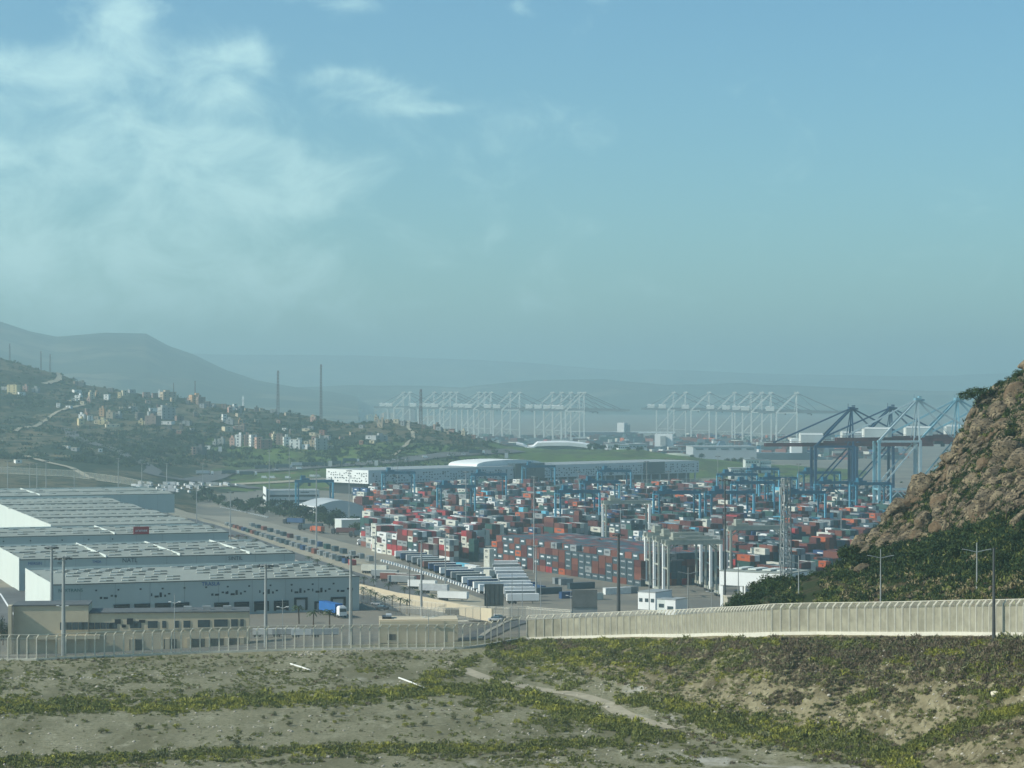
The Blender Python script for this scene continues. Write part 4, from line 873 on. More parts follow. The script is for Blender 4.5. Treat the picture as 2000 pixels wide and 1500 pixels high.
# container lorries on the yard road, left to right
for i, (px, y, c1, c2, rz, ph) in enumerate(((560,1024,'dark','navy',R(150),'behind the round trees'),(590,1036,'dark','slate',R(165),'with a slate box'),(612,1040,'orange','orange',R(120),'short and orange'),(655,1044,'dark','maroon',R(160),'with a maroon box'),(690,1050,'dark','slate',R(170),'parked before the cream shed'),
      (706,1066,'white','slate',R(195),'with a white cab and slate box'),(722,1062,'slate','maroon',R(165),'below the cream stacks'),(738,1074,'white','grey',R(200),'with a bright white cab'),(760,1073,'dark','maroon',R(170),'just under the red stack'),(775,1082,'white','maroon',R(175),'with two cabs side by side near it'),(800,1086,'slate','grey',R(180),'with a long grey box nearest the trailers'))):
    veh('lorry', c1, px, y, rz, f'container lorry {ph}, on the yard road', 'lorries queuing on the yard road', z=0, col2=c2)
veh('lorry', 'white', 664, 1209, R(-62), 'blue box lorry with a white cab backed to the dock of the nearest warehouse', 'lorries at the dock', col2='blue')
# trailer park
cc = ['white','navy','silver','grey','grey','brick','navy','navy','white','navy','grey','slate','white','navy','white','white','white']
for i in range(17):
    t_ = i/16; D = gd(1092)+(gd(1166)-gd(1092))*t_; px = 782+(962-782)*t_
    o = veh('trailer', cc[i], px+14, HY+CH*F/D, R(14), f'{cc[i]} trailer, {ordn(i)} from the far end of the long trailer row', 'trailers parked in the long row', z=0, col2='cream' if i % 3 else 'white')
for i in range(11):
    y = 1112+6.8*i; veh('trailer', ('white','grey','white','silver')[i % 4], 985+3.6*i, y, R(8), f'long white roofed trailer, {ordn(i)} from the back of the packed right hand group', 'trailers packed side by side', z=0, col2='white')
for i, (px, y, c) in enumerate(((722,1121,'cream'),(742,1131,'grey'),(760,1137,'brick'),(775,1143,'grey'),(790,1140,'maroon'),(815,1152,'white'),(838,1160,'silver'),(875,1175,'white'))):
    veh('trailer', c, px+10, y, R(-22), f'{c} trailer, {ordn(i)} from the left in the roadside row behind the palms', 'trailers by the palm lined road', z=0, col2='cream')
# coaches and white lorries in the far lorry park
k = 0
for row, (y, x0, x1, n) in enumerate(((951,262,462,13),(957,270,400,9),(964,268,395,6),(969,250,290,2))):
    for i in range(n):
        kind, c = ('lorry', 'white') if (i+row) % 3 else ('van', 'white'); px = x0+(x1-x0)*(i+.3*(row % 2))/max(1, n-1)
        veh(kind, c, px, y, R(-68 if (i+row) % 5 else -15), f'white {kind}, {ordn(i)} from the left in the {ORD[row]} row of the far lorry park', 'vehicles in the far lorry park', lo=1400, col2='silver' if (i+row) % 2 else 'grey', s=.9); k += 1
for i, (px, y, kd, c) in enumerate(((412,931,'lorry','white'),(448,929,'van','white'),(462,930,'lorry','white'),(484,929,'car','white'),(497,931,'lorry','white'),(526,920,'lorry','dark'),(541,921,'car','white'),(566,917,'lorry','silver'),(584,919,'van','white'),(597,915,'lorry','slate'),(618,913,'lorry','white'),(634,913,'lorry','slate'),(652,911,'car','dark'),(668,910,'lorry','slate'),(697,906,'lorry','white'),(722,906,'car','white'),(733,905,'car','silver'),(747,904,'car','dark'),(757,904,'car','silver'),(770,903,'car','white'),(783,902,'car','dark'),(796,901,'car','silver'),(830,897,'van','white'),(878,893,'car','white'),(905,891,'car','white'),(942,888,'lorry','white'))):
    veh(kd, c, px, y, R(12), f'{c} {kd} on the hillside highway, {ordn(i)} from the left', 'traffic on the hillside highway', lo=1900, col2='slate' if i % 3 else 'silver')
for i, (px, y, c) in enumerate(((516,937,'white'),(532,937,'white'),(562,937,'white'),(610,934,'white'),(620,934,'silver'))):
    veh('van', c, px, y, R(5), f'{c} van, {ordn(i)} from the left on the pale road below the highway', 'vans below the highway', lo=1800)
for i, (px, y, c) in enumerate(((735,1183,'silver'),(757,1174,'white'),(746,1196,'dark'))): veh('car', c, px, y, R(-25), f'{c} car driving on the palm lined road, {ordn(i)} from the left', 'cars on the palm lined road')
for i, (px, y, c) in enumerate(((884,1203,'dark'),(956,1207,'white'),(975,1212,'dark'),(968,1216,'silver'))): veh('van' if i == 0 else 'car', c, px, y, R(-15), f'{c} vehicle near the road bend, {ordn(i)} from the left', 'vehicles by the road bend')
for i in range(4): veh('trailer', 'silver' if i % 2 else 'white', 520+38*i, 1247, R(5+i), f'low white trailer roof, {ordn(i)} from the left behind the mesh fence', 'trailers behind the mesh fence', lo=560, s=.55)
# red and white barrier, concrete blocks
b = MB(); p = hit1(905, 1204, 560); 
for i in range(6): b.box((i*2.2, 0, .5), (1.1, .5, 1.0))
r = root('road_barrier', p, R(-12), 'red and white striped barrier blocks beside the road bend', 'barrier'); b.build('red_block', M['red'], r); b = MB()
for i in range(6): b.box((1.1+i*2.2, 0, .5), (1.08, .48, .98))
b.build('white_block', M['white'], r)
me = MB().box((0, 0, .6), (1.6, 1.3, 1.2), taper=.85).mesh('block', M['white'])
for i in range(40):
    t_ = i/39; D = gd(1097)+(gd(1160)-gd(1097))*t_; px = 747+(944-747)*t_; o = put('concrete_block', me, None, (XD(px, D), D, 0), R(20))
    tag(o, 'white concrete block in the line edging the trailer park', 'concrete block', 'white concrete blocks along the trailer park')
for i in range(24):
    t_ = i/23; D = gd(993)+(gd(1012)-gd(993))*t_; px = 432+(522-432)*t_; o = put('concrete_block', me, None, (XD(px, D), D, 0), R(20))
    tag(o, 'white concrete block in the line under the round trees by the empty lot', 'concrete block', 'white concrete blocks under the round trees')

# ------------------------------------------------------------------ masts, lamps, towers
def mast(px, ytop, ybase, label, kind='mast', th=.5, dark=False, D=None, grp='tall light masts'):
    if D is None: p = hit1(px, ybase, 560)
    else: p = Vector((XD(px, D), D, hz(XD(px, D), D)))
    h = CH-(ytop-HY)*p.y/F-p.z; m = M['darkpole'] if dark else M['galv']
    r = root('street_lamp' if kind in ('double', 'lamp') else 'light_mast', p, 0, label, 'street lamp' if kind in ('double', 'lamp') else 'light mast', grp)
    MB().bar((0, 0, -1), (0, 0, h), th*1.5, n=8, w2=th*.8).build('pole', m, r)
    if kind == 'mast':
        b = MB()
        for i in range(8): a = i*math.pi/4; a2 = a+math.pi/4; b.bar((1.3*math.cos(a), 1.3*math.sin(a), h-.3), (1.3*math.cos(a2), 1.3*math.sin(a2), h-.3), .15); b.bar((0, 0, h-.2), (1.3*math.cos(a), 1.3*math.sin(a), h-.3), .12)
        c = b.build('headframe', m, r)
        for i in range(6): a = i*math.pi/3; MB().box((1.7*math.cos(a), 1.7*math.sin(a), h-.6), (.7, .5, .45), a).build('floodlight', M['darkpole'], c)
    elif kind == 'double':
        for s in (-1, 1): MB().bar((0, 0, h-1.6), (s*1.6, 0, h-1.25), .13).bar((s*1.6, 0, h-1.25), (s*2.5, 0, h-1.1), .3, .12).build('lamp_arm', m, r)
    elif kind == 'lamp':
        for s in (-1, 1): MB().bar((0, 0, h-2.2), (s*.9, 0, h-1.9), .1).box((s*1.1, 0, h-1.85), (.7, .3, .16)).build('lamp_head', M['white'], r)
    return r
ml = [(101,1066,1214,.8,0,650),(124,1086,1284,.75,0,535),(519,1101,1255,.7,0,560),(685,1083,1238,.75,0,550),(823,1055,1204,.65,0,None),(618,916,1076,.7,0,None),(733,1046,1144,.55,0,None),(870,1040,1160,.45,0,None),(450,960,1062,.6,0,None),(384,943,1032,.5,0,None),(326,905,1010,.6,0,None),
      (277,905,990,.5,0,None),(231,895,985,.5,0,None),(145,915,955,.4,0,None),(90,900,965,.5,0,None),(72,905,965,.5,0,None),(58,905,965,.4,0,None),(15,900,965,.5,0,None),(396,905,955,.4,0,None),(526,880,1000,.5,0,None),(565,870,1005,.45,0,None),(682,918,1030,.45,0,None),(776,890,975,.4,0,None),
      (910,920,1062,.55,0,None),(1043,930,1120,.55,0,None),(1047,1065,1175,.6,0,None),(1162,955,1010,.4,0,None),(1130,920,985,.35,0,None),(1212,945,1045,.45,0,None),(1263,900,990,.4,0,None),(1305,920,985,.35,0,None),(1402,890,990,.4,0,None),(1416,935,1180,.55,1,760),(1208,1042,1200,1.0,1,760),(1560,905,985,.35,0,None),(1643,990,1075,.5,0,None),(1349,1020,1120,.3,1,None),
      (951,1150,1214,.3,1,None),(800,1100,1205,.3,1,None),(1000,1120,1205,.25,0,None),(1056,1130,1205,.3,0,None),(1020,1135,1205,.25,0,None)]
for i, (px, yt, yb, th, dk, D) in enumerate(sorted(ml)):
    mast(px, yt, yb, f'{"dark" if dk else "grey"} slender light mast, {ordn(i)} from the left across the port', 'mast' if th > .33 else 'pole', th, bool(dk), D)
for i, (px, yt, D) in enumerate(((1344,1108,560),(1268,1122,600),(1442,1100,520),(1560,1085,455),(1720,1073,425),(1908,1060,395))):
    mast(px, yt, 0, f'double armed street lamp, {ordn(i)} from the left behind the long panel fence' if i != 1 else 'double armed street lamp farthest back, over the cabins below the grey gantries', 'double', .22, False, D, 'double armed street lamps')
for i, (px, yt, D) in enumerate(((122,1168,545),(341,1160,535),(552,1170,545),(837,1190,545),(1115,1150,640),(1390,1140,560))):
    mast(px, yt, 0, f'thin lamp post with small white heads, {ordn(i)} from the left behind the fences', 'lamp', .17, False, D, 'thin lamp posts behind the fences')
mast(1941,1070,0,'single dark wooden pole standing before the panel fence', 'pole', .42, True, 360, 'poles')
def lattice(px, ytop, ybase, D, w0, w1, label, m, grp, z=None, ant=True):
    p = Vector((XD(px, D), D, hz(XD(px, D), D))) ; h = CH-(ytop-HY)*D/F-p.z; r = root('lattice_tower', p, R(20), label, 'tower', grp); b = MB(); n = max(6, int(h/(w0*1.3)))
    def c(z, i): w = (w0+(w1-w0)*z/h)/2; return ((-1, -1), (1, -1), (1, 1), (-1, 1))[i][0]*w, ((-1, -1), (1, -1), (1, 1), (-1, 1))[i][1]*w, z
    t_ = max(.1, w0*.05)
    for i in range(4):
        b.bar(c(0, i), c(h, i), t_*1.7)
        for k in range(n): z0, z1 = h*k/n, h*(k+1)/n; b.bar(c(z0, i), c(z1, (i+1) % 4), t_); b.bar(c(z0, (i+1) % 4), c(z1, i), t_); b.bar(c(z1, i), c(z1, (i+1) % 4), t_)
    b.build('lattice', m, r)
    if ant:
        for k in range(3): MB().box((math.cos(k*2.1)*w1*.9, math.sin(k*2.1)*w1*.9, h-2-(k*2.5)), (w1*.5, w1*.4, 2.6)).build('antenna', M['white'] if k == 0 else M['galv'], r)
    return r
lattice(1535, 934, 0, 800, 3.6, 2.2, 'tall grey lattice antenna tower rising from the dark bushes', M['galv'], 'lattice towers')
mt = mat('tower_red', (.16,.09,.09))
for px, yt, D, w, lab in ((627,712,2860,2.6,'tallest dark antenna tower on the crest of the village hill'),(543,724,2930,3.0,'lattice antenna tower left of the tallest one on the village crest'),(822,760,2690,3.2,'antenna tower beside the brown apartment block at the end of the village'),
      (19,671,3190,2,'antenna tower highest on the left skyline'),(80,686,3150,1.6,'second antenna tower on the left skyline'),(98,692,3150,2,'third antenna tower on the left skyline'),(381,744,3010,1.4,'thin antenna tower above the pink apartment house'),(339,748,3010,1.1,'very thin antenna between the minaret and the pink house')):
    lattice(px, yt, 0, D, w, w*.55, lab, mt, 'antenna towers on the village hill')

# ------------------------------------------------------------------ boards
p = W(1117, 1152, 640); r = root('billboard', (p.x, p.y, 0), R(2), 'blank grey back of a billboard in front of the white trailers', 'billboard'); zb = hz(p.x, p.y)-1
MB().box((3.6, 0, p.z-2.4), (7.0, .4, 4.8)).build('board', mat('board_back', (.15,.165,.16)), r); MB().box((3.6, .2, p.z-5.9), (7.2, .3, 2.1)).build('lower_board', M['galv'], r)
for x in (.2, 7): MB().box((x, .5, (zb+p.z)/2), (.3, .3, p.z-zb)).build('post', M['darkpole'], r)
p = W(946, 1141, 905); r = root('screen_board', (p.x, p.y, 0), R(2), 'dark grey gridded screen standing at the corner of the trailer rows', 'screen')
MB().box((3.8, 0, p.z/2+.4), (7.6, .5, p.z-.6)).build('board', mat('screen_dark', (.075,.085,.08)), r); b = MB()
for x in range(5): b.box((.1+x*1.87, -.3, p.z/2+.4), (.14, .1, p.z-.6))
b.build('frame', M['darkpole'], r)
for i, (px, y) in enumerate(((735,900),(645,902),(989,875),(430,925))):
    D = 2180 if i < 2 else 2300; p = Vector((XD(px, D), D, hz(XD(px, D), D))); r = root('road_sign', p, 0, f'pale back of a road sign over the highway, {ordn([1,2,3,0][i] if False else i)} counted from the middle', 'road sign')
    MB().box((0, 0, 8), (3.6, .3, 5)).build('panel', M['clad'], r); MB().box((0, .2, 3), (.4, .4, 6)).build('post', M['galv'], r)

# ------------------------------------------------------------------ fences
meshm = bpy.data.materials.new('wire_mesh'); meshm.use_nodes = True; t = meshm.node_tree; t.nodes.clear()
o_ = t.nodes.new('ShaderNodeOutputMaterial'); mx = t.nodes.new('ShaderNodeMixShader'); tr_ = t.nodes.new('ShaderNodeBsdfTransparent'); df = t.nodes.new('ShaderNodeBsdfDiffuse'); df.inputs[0].default_value = (.42,.40,.33,1)
mx.inputs[0].default_value = .34; t.links.new(tr_.outputs[0], mx.inputs[1]); t.links.new(df.outputs[0], mx.inputs[2]); t.links.new(mx.outputs[0], o_.inputs[0])
def fence(name, label, cat, path, sp, h, solid, arm=1.0, kerb=.5, postw=.16, m=None, lean=None, near=False):
    P = [Vector((XD(px, D), D, 0)) for px, D in path]; segs = [(b_-a_).length for a_, b_ in zip(P, P[1:])]; tot = sum(segs); n = int(tot/sp); pts = []
    for i in range(n+1):
        d = i*sp; k = 0
        while k < len(segs)-1 and d > segs[k]: d -= segs[k]; k += 1
        q_ = P[k].lerp(P[k+1], min(1, d/segs[k])); pts.append(Vector((q_.x, q_.y, hz(q_.x, q_.y) if not near else fence_z(CX+q_.x*F/q_.y))))
    for _ in range(2): zz = [p_.z for p_ in pts]; [setattr(pts[i], 'z', (zz[i-1]+zz[i]*2+zz[i+1])/4) for i in range(1, len(pts)-1)]
    r = root(name, pts[0].copy(), 0, label, cat); o0 = pts[0].copy(); b = MB(); kb = MB(); kk = MB(); k2 = MB(); k3 = MB(); tp = MB(); pm_ = None
    ln = Vector(lean or (.55, -.3, .8))*arm
    pm_ = MB().bar((0, 0, -.3), (0, 0, h), postw).bar((0, 0, h), tuple(Vector((0, 0, h))+ln), postw*.9).mesh('post', m or M['post'])
    np_ = 0; extra = MB()
    for i, p_ in enumerate(pts):
        q_ = p_-o0
        if np_ < 98: put('post', pm_, r, q_); np_ += 1
        else: extra.bar(tuple(q_), tuple(q_+Vector((0, 0, h))), postw).bar(tuple(q_+Vector((0, 0, h))), tuple(q_+Vector((0, 0, h))+ln), postw*.9)
    for a_, c_ in zip(pts, pts[1:]):
        a_, c_ = a_-o0, c_-o0; up = Vector((0, 0, 1)); d = (c_-a_); d.z = 0; d.normalize(); nn_ = Vector((-d.y, d.x, 0))*.09*(1 if d.x < 0 and -d.x > .01 and -1*d.x > 0 and False else 1); nn_ = nn_ if nn_.y > 0 else -nn_
        if solid: b.add([tuple(a_+nn_+up*.2), tuple(c_+nn_+up*.2), tuple(c_+nn_+up*(h-.35)), tuple(a_+nn_+up*(h-.35)), tuple(a_+nn_*3+up*.2), tuple(c_+nn_*3+up*.2), tuple(c_+nn_*3+up*(h-.35)), tuple(a_+nn_*3+up*(h-.35))], [(0,1,2,3),(7,6,5,4),(3,2,6,7)])
        z0 = h-.35 if solid else .3; tp.add([tuple(a_+up*z0), tuple(c_+up*z0), tuple(c_+up*h), tuple(a_+up*h)], [(0,1,2,3)]); tp.add([tuple(a_+up*h), tuple(c_+up*h), tuple(c_+up*h+ln), tuple(a_+up*h+ln)], [(0,1,2,3)])
        kb.bar(tuple(a_+up*h+ln), tuple(c_+up*h+ln), .09)
        if not solid: k2.bar(tuple(a_+up*h), tuple(c_+up*h), .08); k3.bar(tuple(a_+up*1.2), tuple(c_+up*1.2), .06)
        if kerb: kk.bar(tuple(a_+up*(kerb/2-.3)), tuple(c_+up*(kerb/2-.3)), .5, kerb+.6)
    if b.v: b.build('panel', M['wall_panel'], r)
    tp.build('wire_mesh', meshm, r); kb.build('rail', M['post'], r)
    if kk.v: kk.build('kerb', M['post'], r)
    if k2.v: k2.build('rail', M['post'], r); k3.build('rail', M['post'], r)
    if extra.v: tag(extra.build('far_post', m or M['post'], r), kind='stuff')
    return r
fence('panel_fence', 'long pale concrete panel fence with bent post tops climbing along the crest of the bank', 'fence', [(p_[0], p_[1]) for p_ in FL[::-1] if 1000 < p_[0] < 2100]+[], 2.3, 5.0, True, 1.0, .55, .26, near=True)
fence('mesh_fence', 'see-through wire mesh fence with pale bent posts along the far edge of the field', 'fence', [(p_[0], p_[1]) for p_ in FL if p_[0] < 1020], 2.15, 5.0, False, 1.0, .45, .25, near=True)
fence('road_fence', 'second wire mesh fence along the road behind the bend, seen through the first', 'fence', [(705,775),(780,770),(860,745),(940,740),(1030,735),(1120,700)], 2.6, 4.0, False, .7, .3, .12, M['galv'])
fence('road_fence', 'third mesh fence running between the railway and the retaining wall', 'fence', [(430,1360),(560,1180),(690,1020),(820,905),(960,815),(1010,800)], 6.0, 3.2, False, .4, .2, .1, M['galv'])
fence('yard_fence', 'far slatted port fence before the long screen building', 'fence', [(800,2010),(1000,2080),(1366,2190),(1480,2180),(1580,2170)], 5.0, 5.0, False, .3, .2, .35, M['concrete'])
fence('lot_fence', 'thin rail fence behind the warehouses along the foot of the village hill', 'fence', [(-40,1900),(150,1880),(300,1850)], 5.0, 5.0, False, .3, .2, .3, M['galv'])

# ------------------------------------------------------------------ vegetation builders
import bmesh
def leaf_cloud(c, r, n, size, sq=.8, up=0.0, shell=.45):
    """n small leaf triangles spread through an ellipsoid; returns (n,3,3)"""
    d = rng.normal(size=(n, 3)); d /= np.linalg.norm(d, axis=1)[:, None]; u = (shell+(1-shell)*rng.random((n, 1)))
    p = np.array(c)+d*u*np.array([r, r, r*sq]); a = rng.normal(size=(n, 3)); b = rng.normal(size=(n, 3))
    a /= np.linalg.norm(a, axis=1)[:, None]; b /= np.linalg.norm(b, axis=1)[:, None]; a[:, 2] += up; s = size*(.6+.8*rng.random((n, 1)))
    return np.stack([p, p+a*s, p+b*s*.8], 1)
def tris_mesh(name, T, mats, mi=None): return np_mesh(name, T.reshape(-1, 3), np.arange(len(T)*3).reshape(-1, 3), mats, mi)
def ico(sub, seed, disp=.25, scale=(1, 1, 1), freq=1.3, flat=0):
    bm = bmesh.new(); bmesh.ops.create_icosphere(bm, subdivisions=sub, radius=1.0)
    for v in bm.verts:
        n_ = mnoise.noise(v.co*freq+Vector((seed*7.3, seed, 0)))*disp+mnoise.noise(v.co*freq*2.7+Vector((0, seed*3.1, 0)))*disp*.4
        if flat: n_ -= .16*max(0, mnoise.noise(v.co*.9+Vector((0, 0, seed*5.5)))); n_ -= .07*abs(mnoise.noise(v.co*4+Vector((seed, 0, 0))))
        v.co *= (1+n_)
    if flat:
        rp = random.Random(seed*13)
        for _ in range(9):
            n3 = Vector((rp.gauss(0, 1), rp.gauss(0, 1), rp.gauss(0, 1))).normalized(); d3 = rp.uniform(.56, .9)
            for v in bm.verts:
                e3 = v.co.dot(n3)-d3
                if e3 > 0: v.co -= n3*e3*.92
    for v in bm.verts:
        v.co.x *= scale[0]; v.co.y *= scale[1]; v.co.z *= scale[2]
    vs = np.array([v.co[:] for v in bm.verts]); fs = np.array([[v.index for v in f.verts] for f in bm.faces]); bm.free(); return vs, fs
def tree_make(name, h, r, leafm, cat='tree', nleaf=420, lobes=7, sq=.75, trunk=.25, size=.5, low=.3):
    def make():
        t_ = root(name, (0, 0, 0), 0, 'x', cat, 'x'); parts = []
        for k in range(lobes):
            a = k*2.4; rr = r*.5*(.3+.7*random.random()); c = (math.cos(a)*rr, math.sin(a)*rr, h*(low+(1-low)*(.35+.45*random.random())))
            parts.append(leaf_cloud(c, r*(.42+.22*random.random()), nleaf//lobes, size, sq))
        put('crown', tris_mesh('crown', np.concatenate(parts), leafm), t_)
        b_ = MB(); b_.bar((0, 0, -.5), (0, 0, h*.55), trunk*2, n=6, w2=trunk)
        for k in range(4): a = k*1.7; b_.bar((0, 0, h*.35), (math.cos(a)*r*.5, math.sin(a)*r*.5, h*.65), trunk*.7, n=5)
        b_.build('trunk', M['bark'], t_); return t_
    return make
# ------------------------------------------------------------------ village
HC = {'cream':(.58,.50,.34),'white':(.76,.75,.70),'tan':(.40,.32,.22),'pink':(.48,.30,.24),'grey':(.30,.31,.30),'brown':(.22,.16,.13),'orange':(.50,.30,.16),'yellow':(.58,.48,.26),'red brown':(.27,.13,.10),'dark':(.10,.10,.10)}
HM = {k: mat('house_'+k.replace(' ', '_'), v, var=.1, vs=.2) for k, v in HC.items()}
HS = [(27,770,20,17,'yellow'),(50,764,9,10,'pink'),(42,773,12,6,'white'),(12,762,14,6,'grey'),(155,735,13,9,'grey'),(178,751,8,5,'white'),(186,752,6,7,'tan'),(200,754,8,8,'pink'),(219,756,8,9,'grey'),(150,768,14,6,'white'),(154,781,11,8,'white'),(137,784,8,5,'cream'),(146,785,8,5,'white'),
 (179,780,10,13,'cream'),(174,788,7,9,'pink'),(191,775,10,8,'orange'),(209,781,10,10,'white'),(234,778,6,11,'yellow'),(257,768,12,6,'grey'),(286,777,13,10,'pink'),(302,777,10,8,'brown'),(327,780,26,14,'tan'),(370,788,8,10,'pink'),(381,789,18,17,'orange'),(392,791,14,14,'brown'),(377,776,12,8,'red brown'),
 (412,780,14,9,'grey'),(431,777,17,10,'grey'),(447,779,14,7,'brown'),(461,780,10,5,'grey'),(480,777,16,8,'tan'),(496,776,10,6,'grey'),(135,798,10,4,'white'),(114,797,5,8,'white'),(162,790,8,6,'cream'),(200,815,9,15,'orange'),(216,818,13,12,'tan'),(231,817,12,9,'grey'),
 (158,831,11,12,'yellow'),(176,823,10,8,'white'),(188,829,7,6,'cream'),(203,829,18,9,'yellow'),(220,835,26,5,'cream'),(260,803,13,8,'grey'),(273,820,13,13,'dark'),(302,806,20,8,'white'),(295,814,12,10,'grey'),(276,831,9,9,'yellow'),(286,832,8,8,'cream'),(299,832,22,18,'brown'),(325,820,26,22,'grey'),(326,829,24,5,'white'),
 (350,822,14,9,'brown'),(365,832,14,8,'grey'),(415,797,10,6,'grey'),(438,826,8,16,'white'),(449,828,14,9,'grey'),(470,831,8,10,'orange'),(444,842,16,8,'cream'),(470,843,18,10,'brown'),(456,801,18,5,'white'),(468,815,12,6,'tan'),
 (379,889,7,15,'pink'),(391,889,18,15,'dark'),(406,878,10,6,'white'),(420,873,7,11,'grey'),(432,871,12,13,'grey'),(455,873,10,17,'pink'),(466,873,12,22,'white'),(484,872,14,20,'pink'),(494,874,12,22,'white'),(505,876,12,20,'pink'),(519,879,22,16,'red brown'),(536,864,9,15,'cream'),(547,868,12,20,'brown'),
 (560,872,13,17,'white'),(577,878,20,18,'white'),(597,878,12,8,'white'),(598,868,8,6,'cream'),(612,874,14,13,'tan'),(627,879,22,22,'grey'),(646,878,9,3,'cream'),(537,799,10,12,'cream'),(553,801,10,10,'tan'),(565,793,10,5,'grey'),(586,809,8,9,'white'),(633,804,14,8,'cream'),(644,804,9,14,'tan'),(652,806,9,18,'brown'),(666,808,18,9,'tan'),
 (663,816,16,4,'cream'),(700,811,12,12,'cream'),(713,809,13,7,'brown'),(723,823,11,12,'yellow'),(732,818,9,6,'tan'),(737,812,12,10,'yellow'),(748,815,8,7,'brown'),(755,820,13,13,'orange'),(766,818,14,11,'tan'),(774,826,10,7,'cream'),(791,817,9,18,'cream'),(801,822,22,26,'brown'),(812,822,8,16,'red brown'),(840,823,20,9,'tan'),(855,829,14,4,'grey'),
 (722,858,13,6,'white'),(741,861,24,10,'grey'),(728,866,10,5,'cream'),(600,843,16,3,'cream'),(607,840,10,5,'grey'),(612,852,12,3,'cream'),(668,824,6,7,'grey'),(692,825,9,9,'grey'),(35,905,12,3,'white'),(130,877,12,5,'white'),(147,882,12,6,'grey'),(196,884,7,6,'white'),(70,768,12,8,'grey'),(330,795,10,6,'tan'),(500,795,8,5,'grey')]
rh = random.Random(2); band = {}
for k in range(95):
    if k < 45: px = rh.uniform(130, 960) if k % 3 else rh.uniform(380, 900); yb = float(np.interp(px, [0,130,250,400,620,800,900,990], [700,740,772,789,811,826,843,870]))+rh.uniform(2, 9)
    elif k < 70: px = rh.uniform(120, 480); yb = rh.uniform(785, 850)
    else: px = rh.uniform(480, 780); yb = rh.uniform(805, 870)
    HS.append((px, yb, rh.uniform(5, 11), rh.uniform(4, 10), rh.choice(['cream','white','tan','grey','grey','tan','brown','pink','dark','dark','red brown'])))
HS.sort()
for px, yb, wpx, hpx, col in HS:
    bn = 'on the crest' if (yb < 795 if px < 500 else yb < 812) else ('on the lower edge' if yb > 850 else 'halfway up'); k = (bn, col); band[k] = band.get(k, -1)+1
    p = hit1(px, yb, 1900, 3600); s = p.y/F; w = max(4, wpx*s*1.05); h = max(2.8, hpx*s*1.02); d = w*rh.uniform(.7, 1.1); st = max(1, round(h/3.1))
    name_n = {1: 'single storey', 2: 'two storey', 3: 'three storey', 4: 'four storey'}.get(st, 'tall')
    o = root('village_house', (p.x, p.y, p.z-1), rh.choice((-.3, -.15, .25, .5)), f'{col} {name_n} house, {ordn(band[k])} {col} one from the left {bn}', 'house', 'houses on the village hill')
    b = MB(); b.box((0, 0, (h+1)/2), (w, d, h+1)); b.build('wall', HM[col], o); b = MB(); b.box((0, 0, h+1.15), (w+.3, d+.3, .35)); rf = b.build('roof', M['concrete'] if rh.random() < .5 else HM[col], o)
    if h > 5 and rh.random() < .7: MB().box((w*rh.uniform(-.2, .25), d*.1, 1.2), (w*.35, d*.4, 2.4)).build('stair_box', HM[col], rf, (0, 0, h+1.2))
    for f_ in range(st):
        n = max(1, int(w/5))
        for i in range(n):
            MB().box((0, 0, 0), (1.3, .2, 1.4)).build('window', M['dark'], o, (w*((i+.5)/n-.5), -d/2-.05, 1+f_*h/st+h/st*.55))
    if st > 2: 
        for f_ in range(1, st): MB().box((-w/2-.6, 0, 0), (1.4, d*.7, .35)).build('balcony', HM['cream'], o, (0, 0, 1+f_*h/st))
for px, yb, yt in ((475,800,775),(311,778,762)):
    p = hit1(px, yb, 1900, 3600); h = (yb-yt)*p.y/F; o = root('minaret', (p.x, p.y, p.z-1), 0, f'slender white minaret {"right of the pink apartment house" if px > 400 else "left of the tan block on the crest"}', 'minaret')
    MB().box((0, 0, h/2), (2.6, 2.6, h)).build('shaft', M['white'], o); MB().box((0, 0, h*.8), (3.4, 3.4, .5)).build('gallery', M['white'], o); MB().bar((0, 0, h), (0, 0, h+3), 1.4, n=8, w2=.2).build('spire', M['white'], o)

# trees
T_ = [Proto(tree_make('round_tree', 6, 4.2, LEAF[5], nleaf=300, size=1.1)), Proto(tree_make('round_tree', 5, 3.4, LEAF[4], nleaf=260, size=1.0)), Proto(tree_make('round_tree', 8, 4.4, LEAF[5], nleaf=340, size=1.2)), Proto(tree_make('round_tree', 4, 4.6, LEAF[4], nleaf=300, size=1.0, sq=.5))]
n_t = 0
cx, cy = rng.uniform(0, 985, 2600), rng.uniform(745, 915, 2600)
for X, D, Z, i in hits(cx, cy, 2050, 3600):
    if n_t >= 230: break
    if Z < 8 or vnoise(np.array([X/70.]), np.array([D/90.]))[0] < .02: continue
    T_[n_t % 4].at((X, D, Z-.3), rh.uniform(0, 6), 'dark round tree among the houses and scrub of the village hill', (lambda q: (q, q, q))(rh.uniform(.35, .95)))['group'] = 'trees of the village hill'
    n_t += 1
for i in range(44):
    t_ = i/43; px = 386+t_*345; y = 982+t_*62+rh.uniform(-6, 5); p = G(px, y); s = rh.uniform(1.0, 1.7)
    T_[i % 4].at(p, rh.uniform(0, 6), 'dark round tree in the row between the empty lot and the arched hall', (s, s, s))['group'] = 'row of round trees by the empty lot'
for i in range(46):
    px = rh.choice((rh.uniform(1130, 1320), rh.uniform(1320, 1480), rh.uniform(1150, 1260))); D = rh.uniform(2480, 2660); X = XD(px, D)
    T_[i % 4].at((X, D, hz(X, D)-.3), rh.uniform(0, 6), 'dark tree on the green slope behind the long screen building', (1, 1, 1))['group'] = 'trees behind the long screen building'
